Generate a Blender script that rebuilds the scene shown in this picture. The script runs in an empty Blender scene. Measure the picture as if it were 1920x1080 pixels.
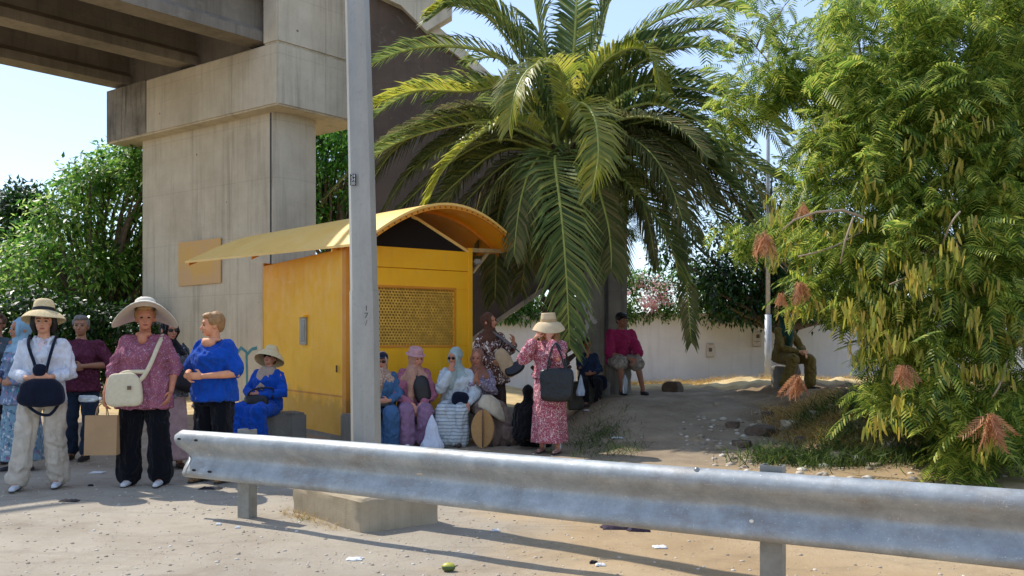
import bpy, bmesh, math, random
import numpy as np
from mathutils import Vector, Matrix, Euler, noise as mnoise
R = math.radians
random.seed(7); rng = np.random.default_rng(7)
scene = bpy.context.scene
col = scene.collection
# ---------------- camera, sky, sun, exposure ----------------
F = 1650.0; HC = 1.35; HY = 645.0
cam_d = bpy.data.cameras.new("camera"); cam = bpy.data.objects.new("camera", cam_d); col.objects.link(cam)
cam.location = (0, 0, HC); cam.rotation_euler = (R(90), 0, 0)
cam_d.sensor_width = 36; cam_d.lens = 36 * F / 1920; cam_d.shift_y = (HY - 540) / 1920
cam_d.clip_start = 0.05; cam_d.clip_end = 3000
scene.camera = cam
SUN_EL = 50.0
SDX, SDY = 0.82, -0.572            # horizontal direction the light travels
world = bpy.data.worlds.new("World"); scene.world = world; world.use_nodes = True
wn = world.node_tree
sky = wn.nodes.new("ShaderNodeTexSky"); sky.sky_type = 'NISHITA'; sky.sun_disc = False
sky.sun_elevation = R(SUN_EL); sky.sun_rotation = math.atan2(-SDX, -SDY)
sky.altitude = 20; sky.air_density = 1.0; sky.dust_density = 0.25; sky.ozone_density = 1.0
hz_ = wn.nodes.new("ShaderNodeMixRGB"); hz_.inputs[0].default_value = .55; hz_.inputs[2].default_value = (1.62, 1.96, 2.8, 1)   # pale even summer haze in the sky
wn.links.new(sky.outputs[0], hz_.inputs[1]); wn.links.new(hz_.outputs[0], wn.nodes["Background"].inputs[0])
wn.nodes["Background"].inputs[1].default_value = 0.15
sl = bpy.data.lights.new("sun", 'SUN'); sl.energy = 2.3; sl.angle = R(0.5); sl.color = (1.0, 0.95, 0.86)
so = bpy.data.objects.new("sun", sl); col.objects.link(so)
ce = math.cos(R(SUN_EL))
so.rotation_euler = Vector((SDX*ce, SDY*ce, -math.sin(R(SUN_EL)))).to_track_quat('-Z', 'Y').to_euler()
so.location = (-20, 20, 30)
scene.view_settings.view_transform = 'Standard'; scene.view_settings.look = 'None'
scene.view_settings.gamma = 1.0; scene.view_settings.exposure = 1.16
scene.cycles.use_denoising = True
scene.cycles.max_bounces = 8; scene.cycles.transparent_max_bounces = 16

# ---------------- helpers ----------------
def W(px, py, y):
    return Vector(((px-960)/F*y, y, HC-(py-HY)/F*y))
def X(px, y): return (px-960)/F*y

def ss(a, b, v):
    t = min(1, max(0, (v-a)/(b-a))); return t*t*(3-2*t)
def G(x, y, fine=True):
    """height of the ground"""
    e = ss(9.9, 14.2, y) * ss(0.55 + 0.15*math.sin(y*1.3), 1.7, x)
    right = ss(3.0, 4.6, x) * ss(8.9, 12.0, y) * 0.62
    h = max(e*0.52, right)
    h *= 1 - 0.62*ss(17.5, 23.5, y)
    h = max(h, 0.0) + 0.33*0*ss(18, 25, y)
    b = ss(14, 22, y) * 0.16 * (1-ss(-.5, .8, x))
    h += b
    if fine:
        n = mnoise.noise(Vector((x*.9, y*.9, 0)))*0.025 + mnoise.noise(Vector((x*3.1, y*3.1, 4)))*0.009
        n += ss(.8, 2, x)*ss(10, 11.5, y)*(mnoise.noise(Vector((x*2.6, y*2.6, 19)))*.045 + mnoise.noise(Vector((x*8, y*8, 12)))*.018)
        n += ss(2.4, 4.2, x)*ss(8.9, 10, y)*(mnoise.noise(Vector((x*2.2, y*2.2, 9)))*0.11 + mnoise.noise(Vector((x*6, y*6, 2)))*.04)
        h += n * (1 if y < 40 else 0)
    return h
def ground_point(px, py):
    y = 3.0
    while y < 60:
        z = G(X(px, y), y)
        if HC-(py-HY)/F*y <= z: return Vector((X(px, y), y, z))
        y += 0.02
    return Vector((X(px, 30), 30, 0))

def mesh_obj(name, verts, faces, m=None, parent=None, smooth=False):
    me = bpy.data.meshes.new(name)
    if isinstance(verts, np.ndarray):
        faces = np.asarray(faces, dtype=np.int32)
        k = faces.shape[1]; n = len(faces)
        me.vertices.add(len(verts)); me.vertices.foreach_set("co", verts.astype(np.float32).ravel())
        me.loops.add(n*k); me.loops.foreach_set("vertex_index", faces.ravel())
        me.polygons.add(n); me.polygons.foreach_set("loop_start", np.arange(0, n*k, k, dtype=np.int32))
        me.update(calc_edges=True)
    else:
        me.from_pydata([tuple(v) for v in verts], [], faces); me.update()
    if smooth: me.polygons.foreach_set("use_smooth", [True]*len(me.polygons))
    if m: me.materials.append(m)
    o = bpy.data.objects.new(name, me); col.objects.link(o)
    if parent: o.parent = parent
    return o
def tag(o, label=None, cat=None, group=None, kind=None):
    if label: o["label"] = label
    if cat: o["category"] = cat
    if group: o["group"] = group
    if kind: o["kind"] = kind
    return o
def empty(name, loc=(0,0,0), rz=0, label=None, cat=None, group=None):
    o = bpy.data.objects.new(name, None); col.objects.link(o); o.location = loc; o.rotation_euler = (0,0,rz)
    o.empty_display_size = .2
    return tag(o, label, cat, group)

class MB:
    def __init__(s): s.v = []; s.f = []
    def add(s, vs, fs):
        b = len(s.v); s.v += [Vector(v) for v in vs]; s.f += [tuple(i+b for i in f) for f in fs]; return s
    def box(s, c, d, rz=0, bev=0.0, M=None):
        hx, hy, hz = d[0]/2, d[1]/2, d[2]/2
        if bev <= 0:
            vs = [(x,y,z) for x in (-hx,hx) for y in (-hy,hy) for z in (-hz,hz)]
            fs = [(0,1,3,2),(4,6,7,5),(0,4,5,1),(2,3,7,6),(0,2,6,4),(1,5,7,3)]
        else:
            bm = bmesh.new(); bmesh.ops.create_cube(bm, size=1)
            for v in bm.verts: v.co = Vector((v.co.x*d[0], v.co.y*d[1], v.co.z*d[2]))
            bmesh.ops.bevel(bm, geom=bm.edges[:], offset=bev, segments=2, affect='EDGES')
            vs = [v.co.copy() for v in bm.verts]; fs = [tuple(v.index for v in f.verts) for f in bm.faces]; bm.free()
        T = M if M else Matrix.Translation(c) @ Matrix.Rotation(rz, 4, 'Z')
        return s.add([T @ Vector(v) for v in vs], fs)
    def prism(s, poly, ext):
        """poly: list of 3d points (planar), ext: extrusion vector"""
        n = len(poly); e = Vector(ext); P = [Vector(p) for p in poly]
        vs = P + [p+e for p in P]
        fs = [tuple(range(n-1,-1,-1)), tuple(range(n, 2*n))] + [(i,(i+1)%n,(i+1)%n+n,i+n) for i in range(n)]
        return s.add(vs, fs)
    def tube(s, pts, rad, n=8, caps=True):
        P = [Vector(p) for p in pts]; k = len(P)
        if not hasattr(rad, '__len__'): rad = [rad]*k
        vs = []; fs = []; up = None
        for i in range(k):
            t = (P[min(i+1,k-1)]-P[max(i-1,0)]).normalized()
            if up is None:
                up = Vector((0,0,1)) if abs(t.z) < .9 else Vector((0,1,0))
            a = t.cross(up);
            if a.length < 1e-4: a = t.cross(Vector((1,0,0)))
            a.normalize(); b = a.cross(t).normalized(); up = b
            for j in range(n):
                q = 2*math.pi*j/n
                vs.append(P[i] + (a*math.cos(q)+b*math.sin(q))*rad[i])
        for i in range(k-1):
            for j in range(n):
                fs.append((i*n+j, i*n+(j+1)%n, (i+1)*n+(j+1)%n, (i+1)*n+j))
        if caps: fs += [tuple(range(n-1,-1,-1)), tuple(range((k-1)*n, k*n))]
        return s.add(vs, fs)
    def grid(s, fn, nu, nv, closed_u=False):
        vs = [fn(i/(nu if closed_u else nu-1), j/(nv-1)) for j in range(nv) for i in range(nu)]
        fs = []
        for j in range(nv-1):
            for i in range(nu if closed_u else nu-1):
                a = j*nu+i; b = j*nu+(i+1)%nu
                fs.append((a, b, b+nu, a+nu))
        return s.add(vs, fs)
    def build(s, name, m=None, parent=None, smooth=False, autos=None):
        o = mesh_obj(name, s.v, s.f, m, parent, smooth)
        bm = bmesh.new(); bm.from_mesh(o.data); bmesh.ops.recalc_face_normals(bm, faces=bm.faces[:]); bm.to_mesh(o.data); bm.free()
        if autos is not None:
            o.data.polygons.foreach_set("use_smooth", [True]*len(o.data.polygons))
            try: o.data.set_sharp_from_angle(angle=R(autos))
            except Exception: pass
        return o

# ---------------- materials ----------------
def lin(h):
    if isinstance(h, (tuple, list)): return tuple(h[:3])+(1,)
    h = h.lstrip('#'); c = [int(h[i:i+2],16)/255 for i in (0,2,4)]
    return tuple((x/12.92 if x <= .04045 else ((x+.055)/1.055)**2.4) for x in c)+(1,)
class N:
    def __init__(s, name):
        s.m = bpy.data.materials.new(name); s.m.use_nodes = True; s.t = s.m.node_tree
        s.b = s.t.nodes["Principled BSDF"]; s.out = s.t.nodes["Material Output"]
        s.tc = s.t.nodes.new("ShaderNodeTexCoord")
    def n(s, typ, **k):
        o = s.t.nodes.new("ShaderNode"+typ)
        for a, v in k.items():
            if a in o.bl_rna.properties and a not in [i.name for i in o.inputs]: setattr(o, a, v)
            else: s.set(o, a.replace('_', ' '), v)
        return o
    def set(s, o, key, v):
        inp = None
        for i in o.inputs:
            if i.name.lower() == str(key).lower() and i.enabled: inp = i; break
        if inp is None: inp = o.inputs[key]
        if isinstance(v, bpy.types.NodeSocket): s.t.links.new(v, inp)
        else:
            if inp.type == 'RGBA' and not hasattr(v, '__len__'): v = (v,v,v,1)
            inp.default_value = v
    def noise(s, scale, detail=5, rough=.6, vec=None, dist=0):
        o = s.n("TexNoise"); o.inputs["Scale"].default_value = scale; o.inputs["Detail"].default_value = detail
        o.inputs["Roughness"].default_value = rough; o.inputs["Distortion"].default_value = dist
        s.t.links.new(vec or s.tc.outputs["Object"], o.inputs["Vector"]); return o.outputs["Fac"]
    def scaled(s, v):
        o = s.n("Mapping"); o.inputs["Scale"].default_value = v; s.t.links.new(s.tc.outputs["Object"], o.inputs["Vector"]); return o.outputs[0]
    def ramp(s, fac, stops, interp='LINEAR'):
        o = s.n("ValToRGB"); o.color_ramp.interpolation = interp
        e = o.color_ramp.elements
        while len(e) < len(stops): e.new(.5)
        for i, (p, c) in enumerate(stops):
            e[i].position = p; e[i].color = lin(c) if not isinstance(c, (int, float)) else (c,c,c,1)
        s.t.links.new(fac, o.inputs[0]); return o.outputs[0]
    def mix(s, fac, a, b, mode='MIX'):
        o = s.n("MixRGB"); o.blend_type = mode
        for i, v in enumerate((fac, a, b)):
            if isinstance(v, bpy.types.NodeSocket): s.t.links.new(v, o.inputs[i])
            elif i == 0: o.inputs[0].default_value = v
            else: o.inputs[i].default_value = lin(v) if isinstance(v, str) else tuple(v[:3])+(1,)
        return o.outputs[0]
    def math(s, op, a, b=0):
        o = s.n("Math"); o.operation = op
        for i, v in enumerate((a, b)):
            if isinstance(v, bpy.types.NodeSocket): s.t.links.new(v, o.inputs[i])
            else: o.inputs[i].default_value = v
        return o.outputs[0]
    def bump(s, h, st=.3, dist=.01):
        o = s.n("Bump"); o.inputs["Strength"].default_value = st; o.inputs["Distance"].default_value = dist
        s.t.links.new(h, o.inputs["Height"]); s.t.links.new(o.outputs[0], s.b.inputs["Normal"])
    def col(s, c):
        if isinstance(c, bpy.types.NodeSocket): s.t.links.new(c, s.b.inputs["Base Color"])
        else: s.b.inputs["Base Color"].default_value = lin(c)
    def rough(s, r):
        if isinstance(r, bpy.types.NodeSocket): s.t.links.new(r, s.b.inputs["Roughness"])
        else: s.b.inputs["Roughness"].default_value = r
    def spec(s, v): s.b.inputs["Specular IOR Level"].default_value = v

def simple(name, c, rough=.8, var=.15, scale=12, metal=0, bump=.15, bscale=60, bdist=.004, spec=.4):
    m = N(name); c = lin(c)
    d = tuple(x*(1-var) for x in c[:3]); l = tuple(min(1, x*(1+var)) for x in c[:3])
    m.col(m.ramp(m.noise(scale), [(.3, d), (.7, l)])); m.rough(rough); m.spec(spec)
    m.b.inputs["Metallic"].default_value = metal
    if bump: m.bump(m.noise(bscale, 4), bump, bdist)
    return m.m
def fabric(name, c, rough=.9, sheen=.3):
    m = N(name); c = lin(c)
    d = tuple(x*.8 for x in c[:3]); l = tuple(min(1, x*1.15) for x in c[:3])
    m.col(m.ramp(m.noise(9, 4), [(.3, d), (.7, l)])); m.rough(rough); m.spec(.15)
    h = m.math('ADD', m.math('MULTIPLY', m.noise(14, 3, vec=m.scaled((1,1,.35)), dist=.6), 1.0), m.math('MULTIPLY', m.noise(320, 2), .12))
    m.bump(h, .8, .05)
    m.b.inputs["Sheen Weight"].default_value = sheen*.3
    return m.m
def pattern(name, base, spots, scale=30, size=.45, rough=.9, fine=None, dist=0.4):
    """base cloth colour + irregular printed spots, spots = list of colours"""
    m = N(name)
    nz = m.n("TexNoise"); nz.inputs["Scale"].default_value = scale*.6; m.t.links.new(m.tc.outputs["Object"], nz.inputs[0])
    v2 = m.n("MixRGB"); v2.blend_type = 'LINEAR_LIGHT'; v2.inputs[0].default_value = dist*.12
    m.t.links.new(m.tc.outputs["Object"], v2.inputs[1]); m.t.links.new(nz.outputs["Color"], v2.inputs[2])
    vo = m.n("TexVoronoi"); vo.inputs["Scale"].default_value = scale; m.t.links.new(v2.outputs[0], vo.inputs["Vector"])
    mask = m.ramp(vo.outputs["Distance"], [(size*.8, 1.0), (size, 0.0)])
    sp = m.n("SeparateColor"); m.t.links.new(vo.outputs["Color"], sp.inputs[0])
    k = len(spots)
    cs = m.ramp(sp.outputs[0], [(i/k, c) for i, c in enumerate(spots)] if k > 1 else [(0, spots[0]), (1, spots[0])], 'CONSTANT')
    use = m.math('GREATER_THAN', sp.outputs[1], .18)
    b = lin(base); bb = m.ramp(m.noise(7, 3), [(.3, tuple(x*.82 for x in b[:3])), (.7, tuple(min(1, x*1.12) for x in b[:3]))])
    m.col(m.mix(m.math('MULTIPLY', mask, use), bb, cs)); m.rough(rough); m.spec(.15)
    m.bump(m.noise(14, 3, vec=m.scaled((1,1,.35)), dist=.6), .8, .045)
    return m.m
def stripes(name, a, b, freq=60, rough=.9):
    m = N(name)
    w = m.n("TexWave"); w.wave_type = 'BANDS'; w.bands_direction = 'Z'; w.inputs["Scale"].default_value = freq; w.inputs["Distortion"].default_value = 2.2
    w.inputs["Detail Scale"].default_value = .6
    m.t.links.new(m.tc.outputs["Object"], w.inputs[0])
    m.col(m.mix(m.ramp(w.outputs["Fac"], [(.74, 0.0), (.86, 1.0)]), a, b)); m.rough(rough); m.spec(.15)
    m.bump(m.noise(14, 3, vec=m.scaled((1,1,.35)), dist=.6), .8, .045)
    return m.m
def concrete(name, c1='#a39b8c', c2='#7d776c', streak=.5, stain=.45, scale=1.0, form=True):
    m = N(name)
    a = m.ramp(m.noise(.9*scale, 8, .65), [(.25, c2), (.75, c1)])
    st = m.noise(2.2*scale, 5, .7, vec=m.scaled((2.6, 2.6, .16)))
    a = m.mix(m.math('MULTIPLY', m.ramp(st, [(.5, 0.0), (.78, 1.0)]), streak), a, '#4b463f')
    sp = m.noise(26*scale, 4, .7)
    a = m.mix(m.math('MULTIPLY', m.ramp(sp, [(.62, 0.0), (.75, 1.0)]), stain), a, '#5f594f')
    a = m.mix(m.math('MULTIPLY', m.ramp(m.noise(3.5*scale, 6, .7, dist=.8), [(.58, 0.0), (.8, 1.0)]), .4), a, '#b5ac9a')
    if form:
        br = m.n("TexBrick"); br.inputs["Scale"].default_value = 1; br.inputs["Brick Width"].default_value = 2.44; br.inputs["Row Height"].default_value = 1.22; br.inputs["Mortar Size"].default_value = .008; br.offset = 0
        sx_ = m.n("SeparateXYZ"); m.t.links.new(m.tc.outputs["Object"], sx_.inputs[0]); cx_ = m.n("CombineXYZ")
        m.t.links.new(m.math('MULTIPLY', sx_.outputs[0], 1.22), cx_.inputs[0]); m.t.links.new(sx_.outputs[2], cx_.inputs[1]); m.t.links.new(cx_.outputs[0], br.inputs["Vector"])
        a = m.mix(m.math('MULTIPLY', br.outputs["Fac"], .16), a, '#4d473e')
        vt = m.n("TexVoronoi"); vt.inputs["Scale"].default_value = .9; vt.inputs["Randomness"].default_value = .12; m.t.links.new(cx_.outputs[0], vt.inputs["Vector"])
        a = m.mix(m.math('MULTIPLY', m.ramp(vt.outputs["Distance"], [(.018, 1.0), (.026, 0.0)]), .7), a, '#38332c')
        dr = m.noise(1.1, 6, .75, vec=m.scaled((3.2, 3.2, .10)), dist=.3)
        a = m.mix(m.math('MULTIPLY', m.ramp(dr, [(.56, 0.0), (.66, 1.0)]), .30), a, '#5d564b')
    m.col(a); m.rough(.92); m.spec(.2)
    h = m.math('ADD', m.noise(45*scale, 6, .7), m.math('MULTIPLY', m.noise(4*scale, 4), .8))
    if form:
        w = m.n("TexWave"); w.wave_type = 'BANDS'; w.bands_direction = 'Z'; w.wave_profile = 'SAW'; w.inputs["Scale"].default_value = .5; w.inputs["Distortion"].default_value = .1
        m.t.links.new(m.tc.outputs["Object"], w.inputs[0])
        h = m.math('ADD', h, m.math('MULTIPLY', m.ramp(w.outputs["Fac"], [(.0, 1.0), (.03, 0.0), (.97, 0.0), (1, 1.0)]), .5))
    m.bump(h, .5, .012)
    return m.m
def leafmat(name, cols, trans=.45, rough=.5, spec=.35):
    m = N(name)
    g = m.n("NewGeometry")
    c = m.ramp(g.outputs["Random Per Island"], [(i/(len(cols)-1), x) for i, x in enumerate(cols)])
    big = m.noise(.9, 3)
    c = m.mix(m.math('MULTIPLY', m.ramp(big, [(.35, 1.0), (.6, 0.0)]), .35), c, cols[0])
    m.col(c); m.rough(rough); m.spec(spec)
    tr = m.n("BsdfTranslucent"); br = m.n("HueSaturation"); br.inputs["Saturation"].default_value = 1.0; br.inputs["Value"].default_value = 1.55
    m.t.links.new(c, br.inputs["Color"]); m.t.links.new(br.outputs[0], tr.inputs[0])
    mx = m.n("MixShader"); mx.inputs[0].default_value = trans
    m.t.links.new(m.b.outputs[0], mx.inputs[1]); m.t.links.new(tr.outputs[0], mx.inputs[2]); m.t.links.new(mx.outputs[0], m.out.inputs[0])
    return m.m

# ---------------- ground ----------------
def ground_mat():
    m = N("ground")
    geo = m.n("NewGeometry"); sx = m.n("SeparateXYZ"); m.t.links.new(geo.outputs["Position"], sx.inputs[0])
    a = m.ramp(m.noise(.55, 8, .62), [(.3, '#987f5f'), (.5, '#ab9372'), (.72, '#bba686')])
    gv = m.ramp(m.noise(.9, 6), [(.3, '#948b7e'), (.7, '#b0a899')])     # grey compacted gravel by the road, left
    fac = m.math('ADD', m.math('MULTIPLY', sx.outputs[0], -.55), m.math('MULTIPLY', m.noise(.6, 4), 1.6))
    a = m.mix(m.math('MULTIPLY', m.ramp(fac, [(.55, 0.0), (1.0, 1.0)]), .85), a, gv)
    # bank earth, darker with straw
    bk = m.ramp(m.noise(2.2, 8, .7), [(.3, '#5e4c3a'), (.5, '#806a50'), (.66, '#a08560'), (.78, '#b89c70')])
    pth = m.ramp(m.noise(1.6, 8, .6), [(.3, '#83735f'), (.55, '#9b8a74'), (.75, '#ab9c86')])
    far = m.math('MULTIPLY', m.ramp(m.math('MULTIPLY', sx.outputs[1], .04), [(.36, 0.0), (.40, 1.0)]), 1.0)
    fx = m.math('ADD', m.math('MULTIPLY', sx.outputs[0], .1), m.math('MULTIPLY', m.noise(.7, 3), .14))
    a = m.mix(far, a, m.mix(m.ramp(fx, [(.40, 0.0), (.47, 1.0)]), pth, bk))
    beyond = m.ramp(m.math('MULTIPLY', sx.outputs[1], .04), [(.62, 0.0), (.68, 1.0)])
    a = m.mix(beyond, a, m.ramp(m.noise(3, 6), [(.3, '#b89a68'), (.7, '#d8c394')]))
    # pebbles and grit
    v = m.n("TexVoronoi"); v.inputs["Scale"].default_value = 26; m.t.links.new(m.tc.outputs["Object"], v.inputs["Vector"])
    peb = m.ramp(v.outputs["Distance"], [(.16, 1.0), (.24, 0.0)])
    spc = m.n("SeparateColor"); m.t.links.new(v.outputs["Color"], spc.inputs[0])
    pc = m.ramp(spc.outputs[0], [(0, '#7a6f62'), (.4, '#a89a88'), (.8, '#d6cfc2')])
    pm = m.math('MULTIPLY', m.math('MULTIPLY', peb, m.math('GREATER_THAN', spc.outputs[1], .72)), .45)
    a = m.mix(pm, a, pc)
    a = m.mix(m.math('MULTIPLY', m.ramp(m.noise(60, 5, .7), [(.55, 0.0), (.72, 1.0)]), .35), a, '#7d6d5b')
    a = m.mix(m.math('MULTIPLY', m.ramp(m.noise(7, 6, .7, dist=1.2), [(.6, 0.0), (.75, 1.0)]), .3), a, '#dccdb4')
    a = m.mix(m.math('MULTIPLY', m.ramp(m.noise(1.3, 7, .7, dist=1.5), [(.5, 0.0), (.66, 1.0)]), .30), a, '#776552')
    a = m.mix(m.math('MULTIPLY', m.ramp(m.noise(5, 3, .6, vec=m.scaled((.25,1.2,1)), dist=.5), [(.56, 0.0), (.66, 1.0)]), .18), a, '#6e6154')
    m.col(a); m.rough(.95); m.spec(.15)
    h = m.math('ADD', m.math('MULTIPLY', m.noise(70, 6, .75), .6), m.math('ADD', m.math('MULTIPLY', m.noise(9, 6, .6), 1.2), m.math('MULTIPLY', pm, 1.2)))
    m.bump(h, .75, .012)
    return m.m
def build_ground():
    def axis(stops):
        out = []
        for a, b, st in stops:
            v = a
            while v < b-1e-6: out.append(v); v += st
        out.append(stops[-1][1]); return np.array(out)
    xs = axis([(-600,-100,100),(-100,-30,14),(-30,-9,3),(-9,9,.11),(9,30,3),(30,100,14),(100,600,100)])
    ys = axis([(-100,-10,30),(-10,3,2.6),(3,18,.1),(18,30,.5),(30,60,5),(60,200,20),(200,1800,200)])
    vs = [(x, y, G(x, y)) for y in ys for x in xs]
    nx = len(xs); fs = [(j*nx+i, j*nx+i+1, (j+1)*nx+i+1, (j+1)*nx+i) for j in range(len(ys)-1) for i in range(nx-1)]
    o = mesh_obj("ground", vs, fs, ground_mat(), None, True); o["kind"] = "structure"
build_ground()
# ---------------- overpass ----------------
CON = concrete("pier_concrete", "#d6cab4", "#b2a690", .32); CON_D = concrete("deck_concrete", '#968d80', '#6e665b', .5, .5)
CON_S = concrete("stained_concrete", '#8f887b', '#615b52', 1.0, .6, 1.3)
cdir = Vector((.82, -.573, 0)).normalized(); ddir = Vector((.672, .74, 0)).normalized()
K0 = Vector((-4.8, 18.0, 0))
def KP(L, w, z):                      # L metres from the near end along the crosshead, w metres across it
    p = K0 - cdir*L + ddir*w; return Vector((p.x, p.y, z))
def kbox(mb, L0, L1, w0, w1, z0, z1):
    poly = [KP(L0,w0,z0), KP(L1,w0,z0), KP(L1,w1,z0), KP(L0,w1,z0)]
    return mb.prism(poly, (0,0,z1-z0))
def bevel_obj(o, w=.03, seg=2):
    bm = bmesh.new(); bm.from_mesh(o.data)
    bmesh.ops.bevel(bm, geom=[e for e in bm.edges], offset=w, segments=seg, affect='EDGES', clamp_overlap=True)
    bm.to_mesh(o.data); bm.free(); return o
ZB, ZL = 6.26, 7.55
pier = empty("bridge_pier", KP(3, 1.2, 0), 0, "tall grey concrete bridge pier with a wide crosshead, behind the orange shelter", "bridge pier")
def under(par, o):
    o.parent = par; o.matrix_parent_inverse = par.matrix_basis.inverted(); return o
def pst(o, par): return under(par, o)
stem = MB()
# stem: wall with a rounded near end
pts = []
w0, w1, L0, L1 = .35, 1.45, .62, 5.35
pts += [KP(L1, w0, -.3), KP(L0, w0, -.3)]
for k in range(1, 6):
    a = math.pi*k/6; pts.append(KP(L0 - .14*math.sin(a), (w0+w1)/2 - (w1-w0)/2*math.cos(a), -.3))
pts += [KP(L0, w1, -.3), KP(L1, w1, -.3)]
stem.prism(pts, (0,0,ZB+.3))
under(pier, stem.build("pier_wall", CON, autos=30))
g = MB(); kbox(g, L0+.02, L0+.06, w0-.012, w0+.05, 0, ZB-.01)
under(pier, g.build("joint_strip", simple("joint_dark", '#4c4a47', .9)))
ch = MB(); kbox(ch, 0, 6.28, 0, 2.4, ZB, ZL); under(pier, bevel_obj(ch.build("crosshead", CON), .035))
ep = MB(); kbox(ep, 6.282, 6.30, .02, 2.38, ZB+.01, ZL-.01); under(pier, ep.build("end_plate", concrete("pale_concrete", '#b9b1a2', '#958d80', .3, .3)))
st_ = MB(); 
kbox(st_, 4.6, 6.27, -.004, .01, ZB+.04, ZL-.005); under(pier, st_.build("stained_face", concrete("black_stain", '#9c9485', '#5a544b', 1.35, .8, 1.7)))
ub = MB(); kbox(ub, .0, .46, .001, 2.39, ZL, 10.2); under(pier, bevel_obj(ub.build("end_block", CON), .03))
RUB = simple("rubber", '#2d2c2b', .8)
for L in (.8, 3.3, 5.95):
    bs = MB(); kbox(bs, L-.25, L+.25, .18, .62, ZL, ZL+.10); under(pier, bs.build("bearing_pad", RUB))

deck = empty("overpass_deck", KP(3, -3, 0), 0, "grey concrete overpass deck on long girders crossing overhead at upper left", "bridge deck")
for L in (.8, 3.3, 5.95):
    prof = [(-.28,0),(.28,0),(.28,.2),(.11,.34),(.11,1.0),(.3,1.12),(.3,1.2),(-.3,1.2),(-.3,1.12),(-.11,1.0),(-.11,.34),(-.28,.2)]
    mb = MB(); mb.prism([KP(L+a, .55, ZL+.10+b) for a, b in prof], -ddir*34)
    under(deck, mb.build("girder", CON_D))
mb = MB(); kbox(mb, .5, 6.5, -33.5, .55, ZL+1.3, ZL+1.55); under(deck, mb.build("deck_slab", CON_D))
mb = MB(); kbox(mb, .3, .5, -33.5, .55, ZL+1.1, ZL+2.1); kbox(mb, 6.5, 6.7, -33.5, .55, ZL+1.1, ZL+2.1); under(deck, mb.build("parapet", CON))
mb = MB()
for L in (.4,):
    mb.tube([KP(L, .5, ZL+2.52), KP(L, -33.4, ZL+2.52)], .06, 8)
    for k in range(17): mb.tube([KP(L, .4-2.1*k, ZL+2.08), KP(L, .4-2.1*k, ZL+2.5)], .03, 6)
under(deck, mb.build("handrail", simple("galv_rail", '#8d9093', .5, metal=.6)))

mb = MB(); kbox(mb, .55, 6.25, .3, .5, ZL+.14, ZL+1.29); under(deck, mb.build('end_diaphragm', CON_D))
# second pier and the side wall of the stair that comes down behind the palm
Z2 = 18.2
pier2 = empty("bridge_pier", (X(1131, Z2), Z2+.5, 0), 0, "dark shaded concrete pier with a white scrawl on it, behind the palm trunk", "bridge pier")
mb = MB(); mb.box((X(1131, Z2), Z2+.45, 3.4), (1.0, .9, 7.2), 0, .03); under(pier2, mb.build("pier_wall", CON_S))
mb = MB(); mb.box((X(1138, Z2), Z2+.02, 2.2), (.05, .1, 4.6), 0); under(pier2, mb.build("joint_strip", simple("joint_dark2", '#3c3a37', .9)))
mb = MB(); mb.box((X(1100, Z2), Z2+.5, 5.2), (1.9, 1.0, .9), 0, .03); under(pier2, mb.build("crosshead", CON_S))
def scrawl(name, strokes, y, r, m, off=0):
    mb = MB()
    for st in strokes:
        P = [W(a, b, y) for a, b in st]; Q = []
        for i in range(len(P)-1):
            for t in range(5): Q.append(P[i].lerp(P[i+1], t/5))
        Q.append(P[-1]); n = len(Q); vs = []; fs = []
        for i, q in enumerate(Q):
            t = (Q[min(i+1,n-1)]-Q[max(i-1,0)]); t.y = 0; t.normalize(); s_ = Vector((-t.z, 0, t.x))*r*(.7+.5*math.sin(i*.9)**2)
            vs += [q-s_, q+s_]
        for i in range(n-1): fs.append((2*i, 2*i+1, 2*i+3, 2*i+2))
        mb.add(vs, fs)
    return mb.build(name, m)
gw = simple("white_spray", '#b5aca6', .9, .2)
under(pier2, scrawl("spray_paint", [[(1103,563),(1106,585),(1112,600),(1118,606)],[(1090,566),(1098,590),(1102,606),(1098,622),(1090,628)],[(1088,628),(1098,629)]], Z2-.006, .045, gw))

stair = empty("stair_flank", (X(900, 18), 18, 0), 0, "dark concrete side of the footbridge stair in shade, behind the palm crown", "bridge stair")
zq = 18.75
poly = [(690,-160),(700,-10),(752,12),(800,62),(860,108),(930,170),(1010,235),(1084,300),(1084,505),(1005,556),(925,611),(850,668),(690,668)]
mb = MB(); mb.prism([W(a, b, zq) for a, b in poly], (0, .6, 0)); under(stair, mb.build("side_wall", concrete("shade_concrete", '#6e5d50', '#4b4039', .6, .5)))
mb = MB(); mb.prism([W(a, b, zq-.08) for a, b in [(1084,497),(1005,547),(925,602),(850,659),(850,669),(925,612),(1005,557),(1084,507)]], (0, .16, 0)); under(stair, mb.build("edge_beam", concrete("edge_conc_lit", '#b9ab93', '#8f8370', .3, .3)))  # sunlit lower edge of the stair put into a paler concrete colour
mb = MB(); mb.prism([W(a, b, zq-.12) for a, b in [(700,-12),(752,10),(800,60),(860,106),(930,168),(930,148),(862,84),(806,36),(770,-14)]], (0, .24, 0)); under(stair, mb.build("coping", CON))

mb = MB(); mb.prism([W(a, b, zq-.30) for a, b in [(698,-160),(850,-160),(846,30),(800,58),(752,10),(700,-14)]], (0,.28,0)); under(stair, mb.build("end_parapet", CON))
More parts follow.
